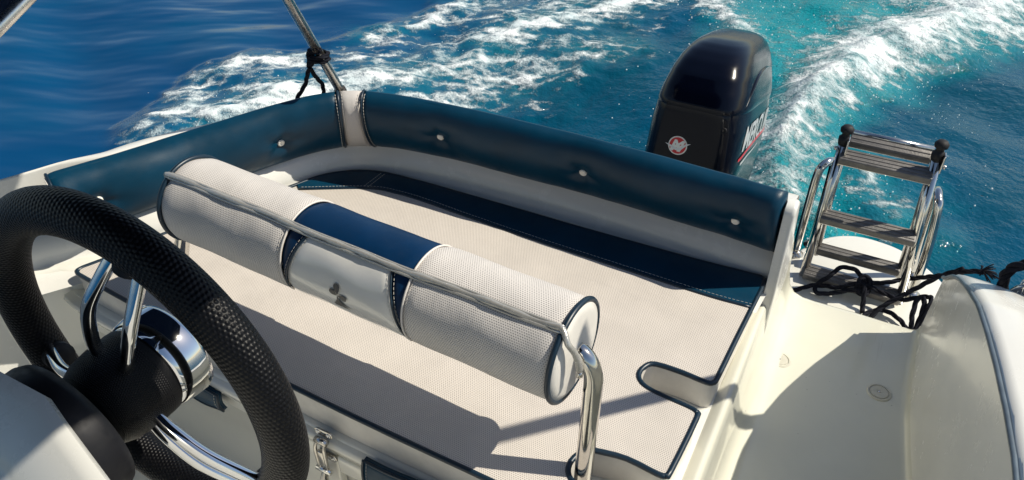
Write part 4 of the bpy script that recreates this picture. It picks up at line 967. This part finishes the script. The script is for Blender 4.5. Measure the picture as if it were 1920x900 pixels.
# ------------------------------------------------------------------ bimini frame
bt = thing('bimini_top', 'stainless bimini frame whose pole rises from the left stern corner', 'bimini', (-1.30, 1.50, 0.18))
PA = np.array([-1.295, 1.508, 0.185]); PB = np.array([-1.28, 1.330, 0.534]); dr_ = PB - PA
V, F = tube([PA, PA + dr_ * 3.1], 0.0125, 18); po = obj('pole', V, F, M['pole'], bt)
for f0, f1, rr in ((0.13, 0.17, 0.0155), (0.02, 0.13, 0.0148)):
    V, F = tube([PA + dr_ * f0, PA + dr_ * f1], rr, 18); obj('pole_collar', V, F, M['steel'] if rr < 0.015 else M['rubber'], po)
V, F = lathe([(0.028, 0), (0.028, 0.004), (0.016, 0.010), (0.014, 0.03)], (PA[0], PA[1], 0.174), seg=24); obj('deck_foot', V, F, M['steelw'], bt)
Q0, Q1 = np.array([-1.28, 0.672, 0.690]), np.array([-1.28, 0.734, 0.718]); dq = (Q1 - Q0) / np.linalg.norm(Q1 - Q0)
V, F = tube([Q0 - dq * 0.45, Q1 + dq * 0.6], 0.0135, 18); obj('pole', V, F, M['pole'], bt)
V, F = tube([Q0 + dq * 0.0 + np.array([-0.012, -0.016, 0.018]), Q1 + dq * 0.6 + np.array([-0.012, -0.02, 0.022])], 0.020, 16); obj('canvas_sleeve', V, F, M['canvas'], bt)
RB = np.array([0.408, 1.668, 0.050]); V, F = tube([RB, RB + np.array([0.10, -0.25, 1.0]) * 1.35], 0.017, 16); obj('pole', V, F, M['steel'], bt)
V, F = lathe([(0.028, 0), (0.028, 0.004), (0.02, 0.010), (0.018, 0.03)], (RB[0], RB[1], RB[2] - 0.004), seg=24); obj('deck_foot', V, F, M['steelw'], bt)
CE = [(-1.95, 1.47), (-1.3, 1.44), (-0.95, 1.40), (-0.80, 1.36), (-0.62, 1.27), (-0.44, 1.11), (-0.20, 0.87), (0.00, 0.665), (0.055, 0.60), (0.060, 0.575), (0.036, 0.53), (0.012, 0.488), (-0.008, 0.455)]  # edge of an unseen canopy, shaped to shade wheel, console corner and left gunwale
ce = np.array(cr([(a, b_, 0) for a, b_ in CE], 5))
def unseen_canopy(i, j): k = j / 7; y = ce[i, 1] + (-1.6 - ce[i, 1]) * k; return (ce[i, 0] - 0.35 * k * max(0.0, ce[i, 0] + 1.0), y, 1.36 + 0.08 * (1 - ((ce[i, 0] + 0.9) / 1.05) ** 2))
V, F = grid(unseen_canopy, len(ce), 8); N = len(V)
obj('unseen_canopy', V + [(v[0], v[1], v[2] + 0.004) for v in V], F + [tuple(i + N for i in q)[::-1] for q in F], M['canvas'], bt)
# lashing on the left pole
K = PA + dr_ * 0.52
lash = [[K + [0.014, -0.012, 0.012], K + [-0.016, -0.016, 0.010], K + [-0.017, 0.012, 0.004], K + [0.014, 0.016, 0.0], K + [0.018, -0.012, 0.0], K + [-0.014, -0.018, -0.004], K + [-0.018, 0.010, -0.010], K + [0.014, 0.016, -0.012], K + [0.018, -0.010, -0.012], K + [-0.012, -0.02, -0.014], K + [-0.022, -0.018, -0.022]],
        [K + [0.017, -0.010, 0.020], K + [-0.012, -0.018, 0.016], K + [-0.026, -0.012, 0.0], K + [-0.024, -0.014, -0.025], K + [-0.012, -0.02, -0.018], K + [-0.026, -0.012, -0.01], K + [-0.030, -0.014, -0.035]]]
tl = K + np.array([-0.026, -0.016, -0.034])
lash += [[tl, tl + [-0.022, 0.008, -0.033], tl + [-0.045, 0.020, -0.066], (-1.402, 1.418, 0.205), (-1.408, 1.432, 0.16)], [tl, tl + [-0.002, 0.020, -0.035], tl + [-0.012, 0.050, -0.072], (-1.352, 1.478, 0.205), (-1.357, 1.488, 0.16)]]
rope_thing('lashing_rope', 'black rope lashed and knotted round the steel pole in the stern corner', lash, 0.0058)
# fitting on the right gunwale
sf_ = thing('deck_fitting', 'shiny steel eye and shackle on the right gunwale at the frame edge', 'fitting', (0.40, 1.63, 0.04))
V, F = lathe([(0.030, 0), (0.030, 0.005), (0.018, 0.010), (0.010, 0.012)], (0.405, 1.635, 0.046), seg=24); obj('base', V, F, M['steelw'], sf_)
V, F = tube([(0.392, 1.640, 0.05), (0.390, 1.640, 0.085), (0.402, 1.64, 0.105), (0.416, 1.64, 0.085), (0.414, 1.64, 0.05)], 0.006, 12, smooth=6); obj('eye', V, F, M['chrome'], sf_)
V, F = tube([(0.372, 1.628, 0.070), (0.384, 1.620, 0.094), (0.404, 1.618, 0.098), (0.418, 1.622, 0.082), (0.408, 1.63, 0.066), (0.386, 1.634, 0.060)], 0.0055, 12, closed=True, smooth=5); obj('shackle', V, F, M['steelw'], sf_)
V, F = lathe([(0.010, 0), (0.011, 0.012), (0.008, 0.018)], (0.403, 1.640, 0.108), seg=16); obj('pin', V, F, M['chrome'], sf_)
